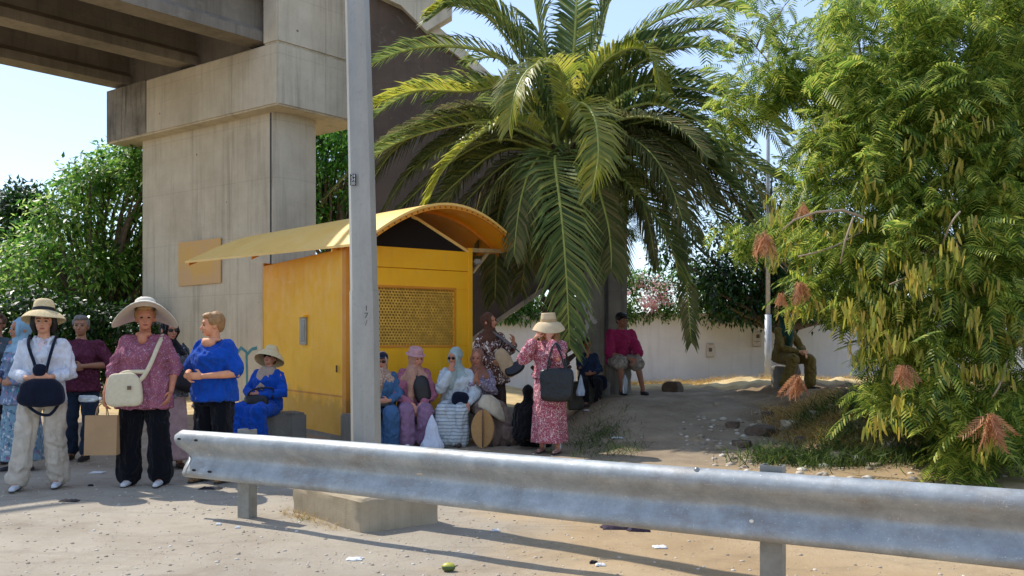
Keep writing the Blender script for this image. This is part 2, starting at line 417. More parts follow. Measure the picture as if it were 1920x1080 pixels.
# graffiti on the first pier: teal arches (near its foot)
tg = simple("teal_spray", '#4d7f86', .9, .2)
def on_pier(strokes):
    mb = MB()
    nrm = -ddir
    A = KP(0, w0-.004, 0)
    for stt in strokes:
        P = []
        for px, py in stt:
            # intersect view ray with the pier's long face
            d = Vector(((px-960)/F, 1, -(py-HY)/F)); o = Vector((0,0,HC))
            nn = cdir.cross(Vector((0,0,1))); t = (A-o).dot(nn)/d.dot(nn); P.append(o+d*t)
        Q = []
        for i in range(len(P)-1):
            for t in range(5): Q.append(P[i].lerp(P[i+1], t/5))
        Q.append(P[-1]); vs = []; fs = []; n = len(Q)
        for i, q in enumerate(Q):
            t = (Q[min(i+1,n-1)]-Q[max(i-1,0)]).normalized(); s_ = t.cross(nn).normalized()*.035
            vs += [q-s_, q+s_]
        for i in range(n-1): fs.append((2*i, 2*i+1, 2*i+3, 2*i+2))
        mb.add(vs, fs)
    return mb
under(pier, on_pier([[(441,700),(442,665),(452,652),(462,660),(463,700),(463,760)],[(463,665),(472,655),(482,652)]]).build("spray_paint", tg))
def pier_panel(px0, px1, py0, py1, off, name, m, thick=.02):
    A = KP(0, w0-off, 0); nn = cdir.cross(Vector((0,0,1)))
    P = []
    for px, py in ((px0,py0[0]),(px1,py0[1]),(px1,py1[1]),(px0,py1[0])):
        d = Vector(((px-960)/F, 1, -(py-HY)/F)); o = Vector((0,0,HC)); t = (A-o).dot(nn)/d.dot(nn); P.append(o+d*t)
    mb = MB(); mb.prism(P, -ddir*thick); return mb.build(name, m)
sg = N("orange_patch"); sxx = sg.n("SeparateXYZ"); sg.t.links.new(sg.tc.outputs["Object"], sxx.inputs[0])
sg.col(sg.mix(sg.ramp(sg.noise(1.4, 4), [(.4, 0.0), (.6, 1.0)]), '#c9a272', '#d3a557')); sg.rough(.7)
o = pier_panel(336, 415, (455,446), (537,530), .02, "wall_patch", sg.m); tag(o, "flat orange rectangular patch on the pale pier wall", "wall patch")  # orange inpainting blemish built as a flat board, no real sign
# ---------------- yellow kiosk / shelter ----------------
KC = Vector((-2.29, 12.2, 0)); kr = Vector((.83, .56, 0)).normalized(); kl = Vector((-.56, .83, 0)).normalized()
def KK(t, u, z): p = KC + kr*t + kl*u; return Vector((p.x, p.y, z))
def paint(name, c, c2, rust=.25):
    m = N(name)
    a = m.ramp(m.noise(1.2, 5), [(.3, c2), (.7, c)])
    a = m.mix(m.math('MULTIPLY', m.ramp(m.noise(3, 6, .7, vec=m.scaled((2,2,.25))), [(.55, 0.0), (.8, 1.0)]), .18), a, '#9a6a18')
    a = m.mix(m.math('MULTIPLY', m.ramp(m.noise(16, 6, .75), [(.68, 0.0), (.74, 1.0)]), rust), a, '#5b3a17')
    gx = m.n("NewGeometry"); gs = m.n("SeparateXYZ"); m.t.links.new(gx.outputs["Position"], gs.inputs[0])
    gr = m.math('ADD', gs.outputs[2], m.math('MULTIPLY', m.noise(3.5, 6, .75), -.9))
    a = m.mix(m.math('MULTIPLY', m.ramp(gr, [(.0, 1.0), (.22, 0.0)]), .45), a, '#7b6236')
    a = m.mix(m.math('MULTIPLY', m.ramp(m.noise(1.6, 7, .8, dist=2.0), [(.58, 0.0), (.64, 1.0)]), .18), a, '#c9a468')
    sc_ = m.noise(5, 2, .5, vec=m.scaled((.6, .6, 14)), dist=.8)
    a = m.mix(m.math('MULTIPLY', m.ramp(sc_, [(.70, 0.0), (.73, 1.0)]), .35), a, '#e8d2a0')
    m.col(a); m.rough(m.ramp(m.noise(5, 4), [(.3, .42), (.7, .7)])); m.spec(.35)
    m.bump(m.math('ADD', m.noise(2.4, 3), m.math('MULTIPLY', m.noise(90, 2), .06)), .25, .012)
    return m.m
YEL = paint("yellow_paint", '#ffbc1c', '#f4ab12'); YEL2 = paint("pale_yellow_roof", '#f6cc7c', '#efbb5c'); YEL3 = paint("orange_trim", '#e0902a', '#cf8020')
kiosk = empty("bus_shelter_kiosk", KC, 0, "bright yellow sheet metal kiosk with an arched roof and a perforated side panel", "kiosk")
KW, KD, KH = 2.0, 3.6, 2.74
def kplate(name, t0, t1, u0, u1, z0, z1, m, bev=.006):
    mb = MB(); mb.prism([KK(t0,u0,z0), KK(t1,u0,z0), KK(t1,u1,z0), KK(t0,u1,z0)], (0,0,z1-z0))
    o = mb.build(name, m)
    if bev: bevel_obj(o, bev, 1)
    return under(kiosk, o)
# perforated opening in right-hand (front) face: t .36-1.78? keep rectangle; panel assembled from strips
pt0, pt1, pz0, pz1 = .42, 1.72, 1.33, 2.16
kplate("front_panel", 0, KW, 0, .05, .06, pz0, YEL); kplate("front_panel", 0, KW, 0, .05, pz1, KH-.30, YEL)
kplate("front_panel", 0, pt0, 0, .05, pz0, pz1, YEL, 0); kplate("front_panel", pt1, KW, 0, .05, pz0, pz1, YEL, 0)
kplate("top_rail", -.01, KW+.01, -.012, .06, KH-.295, KH, YEL)
kplate("corner_post", -.025, .045, -.025, .045, 0, KH, YEL3); kplate("corner_post", KW-.045, KW+.03, -.025, .05, 0, KH+.06, YEL)
kplate("side_panel", 0, .05, .05, KD, .62, KH-.05, YEL); kplate("side_panel", -.008, .045, .05, KD, .05, .615, YEL)
kplate("side_trim", -.02, .02, .05, .12, .05, KH-.06, YEL3)
kplate("back_panel", 0, KW, KD-.05, KD, 0, KH, YEL, 0); kplate("right_panel", KW-.05, KW, .06, KD-.06, 0, KH, YEL, 0)
kplate("side_seam", -.014, .0, .12, KD-.1, .60, .625, YEL3, 0)
# dark interior floor and ceiling
# mesh sheet with round holes: hexagonal grid of ring quads
def perforated():
    mb = MB(); st = .047; r = .0155; n = 6
    cols_ = int((pt1-pt0)/st); rows = int((pz1-pz0)/(st*.866))
    sy = (pz1-pz0)/rows; sx_ = (pt1-pt0)/cols_
    vs = []; fs = []
    for j in range(rows):
        for i in range(cols_):
            cx = pt0+(i+.5)*sx_; cz = pz0+(j+.5)*sy
            cx2 = cx + (sx_*.25 if j % 2 else -sx_*.25)
            b = len(vs)
            outer = [(cx-sx_/2,cz-sy/2),(cx,cz-sy/2),(cx+sx_/2,cz-sy/2),(cx+sx_/2,cz+sy/2),(cx,cz+sy/2),(cx-sx_/2,cz+sy/2)]
            for (a, c) in outer: vs.append(KK(a, .02, c))
            for k in range(6):
                q = -math.pi*5/6 + k*math.pi/3
                vs.append(KK(cx2+r*math.cos(q), .02, cz+r*math.sin(q)))
            for k in range(6): fs.append((b+k, b+(k+1)%6, b+6+(k+1)%6, b+6+k))
    mb.add(vs, fs); return mb
under(kiosk, perforated().build("perforated_panel", simple("perf_metal", '#d3a03a', .5, .25)))
kplate("inner_panel", .1, KW-.1, .34, .36, .1, KH-.1, simple("dark_inside", '#c9923e', .9), 0)
fr = MB()
for a in ((pt0-.03,pt1+.03,pz0-.03,pz0),(pt0-.03,pt1+.03,pz1,pz1+.03),(pt0-.03,pt0,pz0,pz1),(pt1,pt1+.03,pz0,pz1)):
    fr.prism([KK(a[0],-.012,a[2]),KK(a[1],-.012,a[2]),KK(a[1],.0,a[2]),KK(a[0],.0,a[2])], (0,0,a[3]-a[2]))
under(kiosk, fr.build("panel_frame", YEL3))
# ticket opening in the left face
u_w = 1.62
kplate("hatch", -.03, .0, u_w-.13, u_w+.13, 1.34, 1.76, simple("hatch_metal", '#9a8f7a', .5), 0)
kplate("hatch_glass", -.034, -.031, u_w-.09, u_w+.04, 1.38, 1.72, simple("hatch_glass", '#4c5c66', .2), 0)
kplate("hatch_hood", -.06, -.0, u_w-.15, u_w+.15, 1.76, 1.79, YEL, 0)
kplate("keyhole", -.034, -.02, .28, .31, .95, 1.05, simple("rustdark", '#5a3a16', .8), 0)
# arched roof: ruled between front and rear arch
def arch(s, front):
    if front: t0, t1, z0, z1, zm, u = -.05, 2.62, 2.70, 2.80, 3.36, -.5
    else: t0, t1, z0, z1, zm, u = -1.05, 2.4, 2.80, 2.84, 3.42, 4.6
    t = t0+(t1-t0)*s; q = 1-(2*s**1.07-1)**2
    q = q*(1.0) ; z = z0+(z1-z0)*s + (zm-(z0+z1)/2)*(q**1.05)
    return t, u, z
def roof_pt(s, v, dz=0):
    a = arch(s, True); b = arch(s, False)
    return KK(a[0]+(b[0]-a[0])*v, a[1]+(b[1]-a[1])*v, a[2]+(b[2]-a[2])*v+dz)
rf = MB(); ns = 36
rf.grid(lambda s, v: roof_pt(s, v), ns, 12)
lin_ = MB(); lin_.grid(lambda s, v: roof_pt(s, v, -.035), ns, 12); under(kiosk, lin_.build('roof_underside', paint('orange_bounce_tint', '#ffb020', '#f8a414'), autos=40))  # roof underside, light bounced off the ground put into its brighter orange
rf.grid(lambda s, v: roof_pt(s, 0, -.035*v), ns, 2); rf.grid(lambda s, v: roof_pt(s, 1, -.035*v), ns, 2)
rf.grid(lambda v, s: roof_pt(0, s, -.035*v), 2, 12); rf.grid(lambda v, s: roof_pt(1, s, -.035*v), 2, 12)
under(kiosk, rf.build("arched_roof", YEL2, autos=40))
def rib_at(v, dz=-.038, w=.035, h=.05):
    mb = MB(); 
    q = [roof_pt(s/30, v, dz) for s in range(31)]
    off = kl*w
    vs = []; fs = []
    for p in q: vs += [p, p+off, p+off-Vector((0,0,h)), p-Vector((0,0,h))]
    for i in range(30):
        for k in range(4): fs.append((4*i+k, 4*i+(k+1)%4, 4*i+4+(k+1)%4, 4*i+4+k))
    fs += [(0,1,2,3),(120,121,122,123)]
    mb.add(vs, fs); return mb
under(kiosk, rib_at(.0).build("roof_rib", YEL3)); under(kiosk, rib_at(.12).build("roof_rib", YEL3)); 
under(kiosk, rib_at(.55).build("roof_rib", YEL3)); under(kiosk, rib_at(.97).build("roof_rib", YEL3))
rvm = simple("rivet", '#6e4a18', .6); rv0 = None
for k in range(3, 28):
    p = roof_pt(k/30, .0, -.062) - kl*.004
    if rv0 is None:
        mb = MB(); mb.box(p, (.018,.012,.018), math.atan2(kr.y, kr.x)); rv0 = under(kiosk, mb.build("rivet", rvm)); p0 = p
    else:
        c_ = rv0.copy(); col.objects.link(c_); c_.location = p-p0
def gable_top(t):            # top edge of the gable shade sheet: follows the roof, then falls straight to the right
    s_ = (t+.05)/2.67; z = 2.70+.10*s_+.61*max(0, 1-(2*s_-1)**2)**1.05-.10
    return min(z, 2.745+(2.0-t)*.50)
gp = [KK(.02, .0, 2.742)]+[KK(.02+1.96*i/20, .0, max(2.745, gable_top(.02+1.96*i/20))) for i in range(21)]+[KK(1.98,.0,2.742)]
mb = MB(); mb.prism(gp, kl*.02); under(kiosk, mb.build("gable_void_shade", simple("gable_shade", '#1a120a', .9)))  # dark sheet standing in for the shade of the open void under the roof
mb = MB()
for i in range(10, 20):
    t0_, t1_ = .02+1.96*i/20, .02+1.96*(i+1)/20; za, zb_ = max(2.745, gable_top(t0_)), max(2.745, gable_top(t1_))
    mb.prism([KK(t0_,-.015,za-.045), KK(t1_,-.015,zb_-.045), KK(t1_,-.015,zb_), KK(t0_,-.015,za)], kl*.05)
under(kiosk, mb.build("gable_rib", YEL2))
mb = MB()   # side arm and bracket at the right eave
z_ = 2.74
mb.prism([KK(KW-.02,-.02,z_-.0), KK(2.60,-.02,z_+.02), KK(2.60,.05,z_+.02), KK(KW-.02,.05,z_)], (0,0,.06))
mb.prism([KK(KW+.03,-.015,z_-.32), KK(KW+.06,-.015,z_-.32), KK(2.34,-.015,z_-.0), KK(2.28,-.015,z_-.0)], kl*.05)
under(kiosk, mb.build("eave_bracket", simple("bracket", '#b39a6a', .6)))
mb = MB(); mb.box(KK(KW+.12, -.0, z_-.14), (.12,.1,.08), math.atan2(kr.y,kr.x), .02); under(kiosk, mb.build("lamp_housing", simple("lamp_grey", '#9b968b', .6)))
kplate("plinth", -.06, KW+.06, -.06, KD, -.05, .06, CON_D, 0)
# seating ledge along the front face
mb = MB(); mb.prism([KK(-.15,-.12,-.05), KK(KW+.5,-.12,-.05), KK(KW+.5,-.60,-.05), KK(-.15,-.60,-.05)], (0,0,.45))
o = bevel_obj(mb.build("bench", concrete("bench_conc", '#9a9182', '#7c7467', .4, .4)), .02); tag(o, "low concrete ledge in front of the kiosk that the seated women fill", "bench")
p = ground_point(500, 838)
mb = MB(); mb.box((X(505,11.7), 11.95, .2), (.75,.5,.44), R(30), .03)
o = mb.build("seat_block", CON_S); tag(o, "low concrete block under the seated woman in the blue tunic", "seat block")

# ---------------- guardrail ----------------
GALV = N("galvanised"); g = GALV
a = g.ramp(g.noise(5, 7, .7), [(.3, '#8c9092'), (.55, '#a6aaab'), (.75, '#bec1c1')])
a = g.mix(g.math('MULTIPLY', g.ramp(g.noise(34, 5, .8), [(.62, 0.0), (.74, 1.0)]), .4), a, '#dfe3e4')
a = g.mix(g.math('MULTIPLY', g.ramp(g.noise(2.2, 6, .7, vec=g.scaled((1,1,2.5))), [(.52, 0.0), (.68, 1.0)]), .5), a, '#85735c')
a = g.mix(g.math('MULTIPLY', g.ramp(g.noise(9, 6, .8, vec=g.scaled((1,1,7)), dist=.4), [(.62, 0.0), (.68, 1.0)]), .5), a, '#e8eaea')
a = g.mix(g.math('MULTIPLY', g.ramp(g.noise(75, 5, .8), [(.60, 0.0), (.66, 1.0)]), .55), a, '#eef0f0')
a = g.mix(g.math('MULTIPLY', g.ramp(g.noise(20, 6, .85, vec=g.scaled((.3,.3,1.5))), [(.66, 0.0), (.70, 1.0)]), .6), a, '#5d564c')
g.col(a); g.b.inputs["Metallic"].default_value = .45; g.rough(g.ramp(g.noise(12, 5), [(.3, .45), (.7, .68)])); g.bump(g.math('ADD', g.noise(3, 4), g.math('MULTIPLY', g.noise(120, 3), .06)), .35, .012)
GALV = g.m
GA = Vector((-2.62, 7.08, 0)); gd = Vector((2.418+2.62, 4.156-7.08, 0)).normalized(); gn = Vector((gd.y, -gd.x, 0))   # gn toward the road / camera
if gn.y > 0: gn = -gn
prof = [(.0,.660),(.03,.664),(.062,.652),(.084,.625),(.089,.592),(.078,.562),(.050,.530),(.022,.502),(.007,.478),(.004,.455),(.014,.430),(.036,.398),(.058,.362),(.068,.335),(.064,.312),(.046,.298),(.03,.295)]
rail = empty("guardrail", GA, 0, "long galvanised steel crash barrier running across the foreground", "guardrail")
L = 9.2; n = 130; P = []; 
def railpt(k, d, z):
    s = k/n*L
    if k == 0: s += .12*ss(.56,.40,z)*1.0 + (.03 if z > .64 or z < .31 else 0)
    dent = math.exp(-((s-4.47)/.05)**2)*.035*math.exp(-((z-.49)/.06)**2)
    wob = .004*math.sin(s*2.1)+.003*math.sin(s*5.3+z*9)
    p = GA + gd*s + gn*(d+.03-dent+wob); return Vector((p.x, p.y, z+.004*math.sin(s*1.3)))
m = len(prof)
vs = [railpt(k, d, z) for k in range(n+1) for d, z in prof]; fs = [(k*m+i, (k+1)*m+i, (k+1)*m+i+1, k*m+i+1) for k in range(n) for i in range(m-1)]
o = mesh_obj("beam", vs, fs, GALV, None, True)
sm = o.modifiers.new("thick", 'SOLIDIFY'); sm.thickness = .005; sm.offset = 0
under(rail, o)
def chan(s, top):
    mb = MB(); c = GA + gd*s - gn*.06
    def q(a, b, z): p = c + gd*a + gn*b; return Vector((p.x, p.y, z))
    for (a0,a1,b0,b1) in ((-.06,.06,.034,.04),(-.06,-.054,-.04,.034),(.054,.06,-.04,.034),(-.06,-.035,-.046,-.04),(.035,.06,-.046,-.04)):
        mb.prism([q(a0,b0,-.4),q(a1,b0,-.4),q(a1,b1,-.4),q(a0,b1,-.4)], (0,0,top+.4))
    mb.prism([q(-.06,.04,.40),q(.06,.04,.40),q(.06,.09,.40),q(-.06,.09,.40)], (0,0,.16))
    return mb
for s, top in ((.62,.69),(4.64,.69),(8.05,.69)):
    under(rail, chan(s, top).build("post", simple("post_galv", '#8f8d86', .55, .2, metal=.35)))
def disc_on_rail(s, z, d, ra, rb, m, name, th=.004, dome=False):
    mb = MB(); k = 14; c = railpt(s/L*n, d, z)
    ring = [c + gd*ra*math.cos(2*math.pi*i/k) + Vector((0,0,1))*rb*math.sin(2*math.pi*i/k) for i in range(k)]
    if dome:
        up = gn*.35+Vector((0,0,1))*.8; up.normalize(); sd = gd; tt = up.cross(sd)
        mb.grid(lambda u, v: c + up*.02*math.sin(v*math.pi/2) + (sd*math.cos(2*math.pi*u)+tt*math.sin(2*math.pi*u))*ra*math.cos(v*math.pi/2), 14, 5, True)
    else:
        mb.prism([p + gn*.0 for p in ring], gn*th)
    return under(rail, mb.build(name, m, smooth=dome))
dk = simple("slot_dark", '#26221d', .9); lt = simple("slot_light", '#cdb99c', .9)
for s, z, d, mm in ((.06,.60,.088,dk),(.26,.60,.088,dk),(.2,.36,.064,dk),(.38,.36,.064,dk)):
    disc_on_rail(s, z, d, .022, .009, mm, "bolt_slot")
for s, z, a, b, mm in ((.32,.50,.012,.022,lt),(2.30,.505,.03,.007,dk),(2.34,.482,.026,.006,lt)):
    disc_on_rail(s, z, .012, a, b, mm, "bolt_slot")
disc_on_rail(4.56, .40, .042, .012, .009, simple("pale_hole", '#e8e2d4', .9), "bolt_slot")
disc_on_rail(4.26, .652, .052, .017, .017, simple("bolt", '#8f9294', .35, metal=.8), "bolt", dome=True)

# ---------------- concrete base and lamp pole ----------------
def jag_block(name, pts2d, z0, z1, m, amp=.012):
    bm = bmesh.new()
    vs = [bm.verts.new((x, y, z0)) for x, y in pts2d]; f = bm.faces.new(vs)
    r_ = bmesh.ops.extrude_face_region(bm, geom=[f]); 
    for v in [e for e in r_['geom'] if isinstance(e, bmesh.types.BMVert)]: v.co.z = z1
    bmesh.ops.recalc_face_normals(bm, faces=bm.faces[:])
    bmesh.ops.bevel(bm, geom=bm.edges[:], offset=.02, segments=1, affect='EDGES')
    bmesh.ops.triangulate(bm, faces=bm.faces[:])
    bmesh.ops.subdivide_edges(bm, edges=bm.edges[:], cuts=7, use_grid_fill=True)
    for v in bm.verts:
        d = Vector((mnoise.noise(v.co*9), mnoise.noise(v.co*9+Vector((5,5,5))), mnoise.noise(v.co*7+Vector((9,1,3)))))
        v.co += d*amp + Vector((mnoise.noise(v.co*30), mnoise.noise(v.co*30+Vector((3,0,0))), mnoise.noise(v.co*34)))*amp*.5
    me = bpy.data.meshes.new(name); bm.to_mesh(me); bm.free()
    o = bpy.data.objects.new(name, me); col.objects.link(o); me.materials.append(m); me.polygons.foreach_set("use_smooth",[True]*len(me.polygons))
    try: me.set_sharp_from_angle(angle=R(40))
    except Exception: pass
    return o
FC = Vector((-1.08, 6.30)); LC = Vector((-1.75, 7.02)); RC = Vector((-.545, 6.62)); BC = LC+(RC-FC)
blk = jag_block("pole_footing", [tuple(FC), tuple(RC), tuple(BC), tuple(LC)], -.15, .235, concrete("footing", '#c0b199', '#9c8f7a', .3, .5, 2.2, False))
tag(blk, "rough chipped concrete footing block under the lamp pole", "concrete block")
PC = Vector((-1.13, 6.84, .2))
lp = empty("lamp_post", PC, 0, "thick grey galvanised lamp pole standing on the concrete block in front of the kiosk", "lamp post")
PM = N("pole_galv"); g = PM
a = g.ramp(g.noise(3, 7, .7, vec=g.scaled((1,1,.3))), [(.3, '#8b8a84'), (.7, '#aaa69d')])
a = g.mix(g.math('MULTIPLY', g.ramp(g.noise(30, 5, .75), [(.55, 0.0), (.7, 1.0)]), .35), a, '#75777a')
a = g.mix(g.math('MULTIPLY', g.ramp(g.noise(60, 5, .75), [(.64, 0.0), (.7, 1.0)]), .5), a, '#c6c6c2')
g.col(a); g.rough(.5); g.b.inputs["Metallic"].default_value = .25; g.bump(g.noise(50,4), .25, .006)
def octa(z0, z1, r0, r1, lean0, lean1):
    mb = MB(); mb.tube([PC+Vector((lean0,0,z0)), PC+Vector((lean1,0,z1))], [r0, r1], 8); return mb
HJ = HC-(546-HY)/F*6.84-.2
le = lambda z: -.008*z-.003*z*z
under(lp, octa(0, HJ, .118, .114, 0, le(HJ)).build("pole_sleeve", PM.m, autos=20))
mb = MB(); zz = [HJ+i*(7.6-HJ)/6 for i in range(7)]
mb.tube([PC+Vector((le(z) if z < 4 else le(4)-.03*(z-4),0,z)) for z in zz], [.108-.006*(z-HJ)*1.0 for z in zz], 8)
under(lp, mb.build("pole_shaft", PM.m, autos=20))
mb = MB(); mb.box(PC+Vector((0,0,.035)), (.42,.42,.025), R(20), .004); 
for k in range(4):
    a_ = R(20+45+90*k); mb.tube([PC+Vector((.24*math.cos(a_), .24*math.sin(a_), .02)), PC+Vector((.24*math.cos(a_), .24*math.sin(a_), .12))], .016, 6)
under(lp, mb.build("base_plate", simple("rusty", '#5a4636', .8)))
# sticker and stencilled digits
yf = PC.y - .108
stk = MB(); c = W(662, 337, yf-.006); stk.box(c, (.045, .003, .088), 0, 0); st_o = under(lp, stk.build("number_sticker", simple("black_sticker", '#16161a', .5)))
def text_obj(name, body, loc, size, m, rot=(R(90),0,0), ext=.0006):
    cu = bpy.data.curves.new(name, 'FONT'); cu.body = body; cu.size = size; cu.extrude = ext; cu.align_x = 'CENTER'; cu.align_y = 'CENTER'
    o = bpy.data.objects.new(name, cu); col.objects.link(o); o.location = loc; o.rotation_euler = rot
    bpy.context.view_layer.update()
    me = bpy.data.meshes.new_from_object(o.evaluated_get(bpy.context.evaluated_depsgraph_get()))
    o2 = bpy.data.objects.new(name, me); col.objects.link(o2); o2.location = loc; o2.rotation_euler = rot
    bpy.data.objects.remove(o); me.materials.clear(); me.materials.append(m); return o2
whp = simple("white_print", '#d8d8d4', .6)
for i, tx in enumerate(("24", "34", "00")):
    under(lp, text_obj("sticker_digits", tx, c+Vector((0,-.003,.028-.028*i)), .034, whp))
blp = simple("black_marker", '#4e4d4a', .8)
c = W(687, 592, yf-.012)
for i, tx in enumerate(("1", "7", "/")):
    under(lp, text_obj("marker_digits", tx, c+Vector((0.0,-.004,.055-.055*i)), .06, blp))
# ---------------- foliage tools ----------------
def basis(dirs, rolls):
    """rotation matrices whose +x axis is dirs, rolled about it"""
    d = dirs/np.linalg.norm(dirs, axis=1, keepdims=True)
    up = np.tile(np.array([0,0,1.0]), (len(d),1)); up[np.abs(d[:,2])>.95] = (0,1,0)
    s = np.cross(up, d); s /= np.linalg.norm(s, axis=1, keepdims=True); u = np.cross(d, s)
    c, sn = np.cos(rolls)[:,None], np.sin(rolls)[:,None]
    s2 = s*c+u*sn; u2 = -s*sn+u*c
    return np.stack([d, s2, u2], axis=2)
def scatter(tv, tf, pos, dirs, rolls, scale):
    B = basis(dirs, rolls)
    v = np.einsum('nij,kj->nki', B, tv)*scale[:,None,None] + pos[:,None,:]
    n, k = len(pos), len(tv)
    f = (tf[None,:,:] + (np.arange(n)*k)[:,None,None]).reshape(-1, tf.shape[1])
    return v.reshape(-1,3), f
LEAF_V = np.array([(0,0,0),(.35,.22,.03),(1,0,-.06),(.35,-.22,.03)], float); LEAF_F = np.array([(0,1,2,3)])
def leafy(name, clumps, per, size, m, parent=None, flat=.5, seed=1, up=.3, jitter=.5):
    """clumps: (x,y,z,radius); leaves lie near each clump's shell"""
    r = np.random.default_rng(seed); P=[]; D=[]
    for (cx, cy, cz, rad) in clumps:
        n = int(per*rad*rad*10)
        q = r.normal(size=(n,3)); q /= np.linalg.norm(q,axis=1,keepdims=True)
        rr = rad*(r.random(n)**.45)*(1+.25*r.normal(size=n)*.5)
        p = q*rr[:,None]*np.array([1,1,.75]) + (cx,cy,cz)
        d = q*.8 + r.normal(size=(n,3))*jitter; d[:,2] -= flat
        P.append(p); D.append(d)
    P = np.concatenate(P); D = np.concatenate(D)
    v, f = scatter(LEAF_V, LEAF_F, P, D, r.uniform(-.8,.8,len(P)), size*r.uniform(.6,1.3,len(P)))
    return mesh_obj(name, v, f, m, parent)
def limbs(name, segs, m, parent=None):
    mb = MB()
    for a, b, r0, r1 in segs:
        a, b = Vector(a), Vector(b); n = 6; L_ = (b-a).length; pts = []
        for i in range(n+1):
            t = i/n; p = a.lerp(b, t) + Vector((mnoise.noise(a*3+Vector((t*3,0,0))), mnoise.noise(b*3+Vector((0,t*3,0))), 0))*L_*.08*math.sin(math.pi*t)
            pts.append(p)
        mb.tube(pts, [r0+(r1-r0)*i/n for i in range(n+1)], 8)
    return mb.build(name, m, parent, smooth=True)
BARK = simple("bark", '#6b5c4c', .95, .35, 8, bump=.8, bscale=30, bdist=.02)
def broad_tree(name, base, clumps, per, size, m, label, cat="tree", group=None, seed=1, tr=.22, **kw):
    t = empty(name, base, 0, label, cat, group); b = Vector(base); segs = []
    cen = Vector((sum(c[0] for c in clumps)/len(clumps), sum(c[1] for c in clumps)/len(clumps), sum(c[2] for c in clumps)/len(clumps)))
    fork = Vector((b.x*.6+cen.x*.4, b.y*.6+cen.y*.4, b.z+(cen.z-b.z)*.45))
    segs.append((b-Vector((0,0,.2)), fork, tr, tr*.7))
    for c in clumps: segs.append((fork, Vector(c[:3]), tr*.45, .02))
    under(t, limbs("trunk", segs, BARK)); under(t, leafy("crown", clumps, per, size, m, None, seed=seed, **kw))
    return t
def crown_from_px(rows, y, yd, rad, n, seed):
    """rows: (py, px_left, px_right) outline rows; clumps drawn inside the outline, at real depth"""
    r = random.Random(seed); out = []
    for i in range(n):
        k = r.random()*(len(rows)-1); j = int(k); t = k-j
        py = rows[j][0]*(1-t)+rows[j+1][0]*t; l = rows[j][1]*(1-t)+rows[j+1][1]*t; rt = rows[j][2]*(1-t)+rows[j+1][2]*t
        ra = rad*r.uniform(.6,1.25); pr = ra*F/y
        if rt-l < 2*pr*.6: px = (l+rt)/2
        else: px = r.uniform(l+pr*.55, rt-pr*.55)
        p = W(px, py, y+r.uniform(-yd, yd)); out.append((p.x, p.y, p.z, ra))
    return out
GREEN1 = leafmat("leaf_broad", ['#264617', '#3f6a25', '#5b8732', '#7fa144', '#b4c46c'], .5, .42, .45)
GREEN2 = leafmat("leaf_fresh", ['#26491a', '#3f7320', '#5c9030', '#7fa93e'], .45, .4, .5)
GREEN3 = leafmat("leaf_dark", ['#0f2409', '#1a360f', '#284b17', '#3c6222'], .3, .4, .5)
GREEN4 = leafmat("leaf_hedge", ['#2b4d1c', '#47702b', '#6a8f3f', '#93b062'], .45, .45, .4)
PETAL = leafmat("petal", ['#c98aa0', '#dba0b0', '#e8c6c4', '#efe6d8', '#f3efe2'], .5, .6, .2)

# big tree left, behind the people
cl = crown_from_px([(285,215,300),(330,120,380),(380,90,400),(430,30,420),(480,-40,430),(530,-80,430),(580,-110,430),(640,-130,430),(700,-130,430)], 23.5, 1.6, .75, 95, 11)
broad_tree("broadleaf_tree", (X(150,23.5), 23.8, .1), cl, 70, .17, GREEN1, "large glossy green tree left of the concrete pier", seed=3, group=None)
cl = crown_from_px([(372,20,70),(400,0,100),(440,-60,120),(520,-140,100),(620,-200,60)], 29, 1.2, .8, 40, 12)
broad_tree("broadleaf_tree", (X(0,29), 29.3, .1), cl, 55, .2, GREEN3, "smaller round-topped dark tree at the left picture edge", seed=4)
cl = crown_from_px([(225,560,690),(260,540,720),(320,530,760),(400,520,760),(480,520,760),(580,520,900)], 27, 1.0, .75, 48, 13)
broad_tree("broadleaf_tree", (X(640,27), 27.4, .1), cl, 70, .17, GREEN2, "bright green tree seen between the pier and the lamp pole", seed=5)
# dark low shrub at far left under the tree
cl = crown_from_px([(560,-40,60),(600,-60,300),(640,-60,320),(700,-60,330),(740,-60,330)], 20.5, .5, .6, 36, 14)
broad_tree("shrub", (X(100,20.5), 20.6, 0), cl, 80, .15, GREEN3, "low dark shrub mass behind the standing women at left", cat="shrub", seed=6, tr=.08)
# dark tree right of the palm, over the wall
cl = crown_from_px([(300,1330,1480),(400,1240,1500),(470,1220,1520),(520,1290,1560),(560,1300,1600),(590,1330,1640)], 24.4, .6, .7, 46, 15)
broad_tree("broadleaf_tree", (X(1500,24.4), 24.6, .2), cl, 75, .15, GREEN3, "dark leafy tree over the white wall, between palm and pod tree", seed=7)

cl = crown_from_px([(150,1700,1900),(230,1640,2060),(330,1600,2160),(430,1590,2200),(520,1600,2220),(600,1620,2220),(660,1650,2220)], 19.5, 1.2, .9, 46, 25)
broad_tree("broadleaf_tree", (X(1880,19.5), 19.8, .3), cl, 60, .18, GREEN3, "dark tree mass behind the pod tree at far right", seed=17)
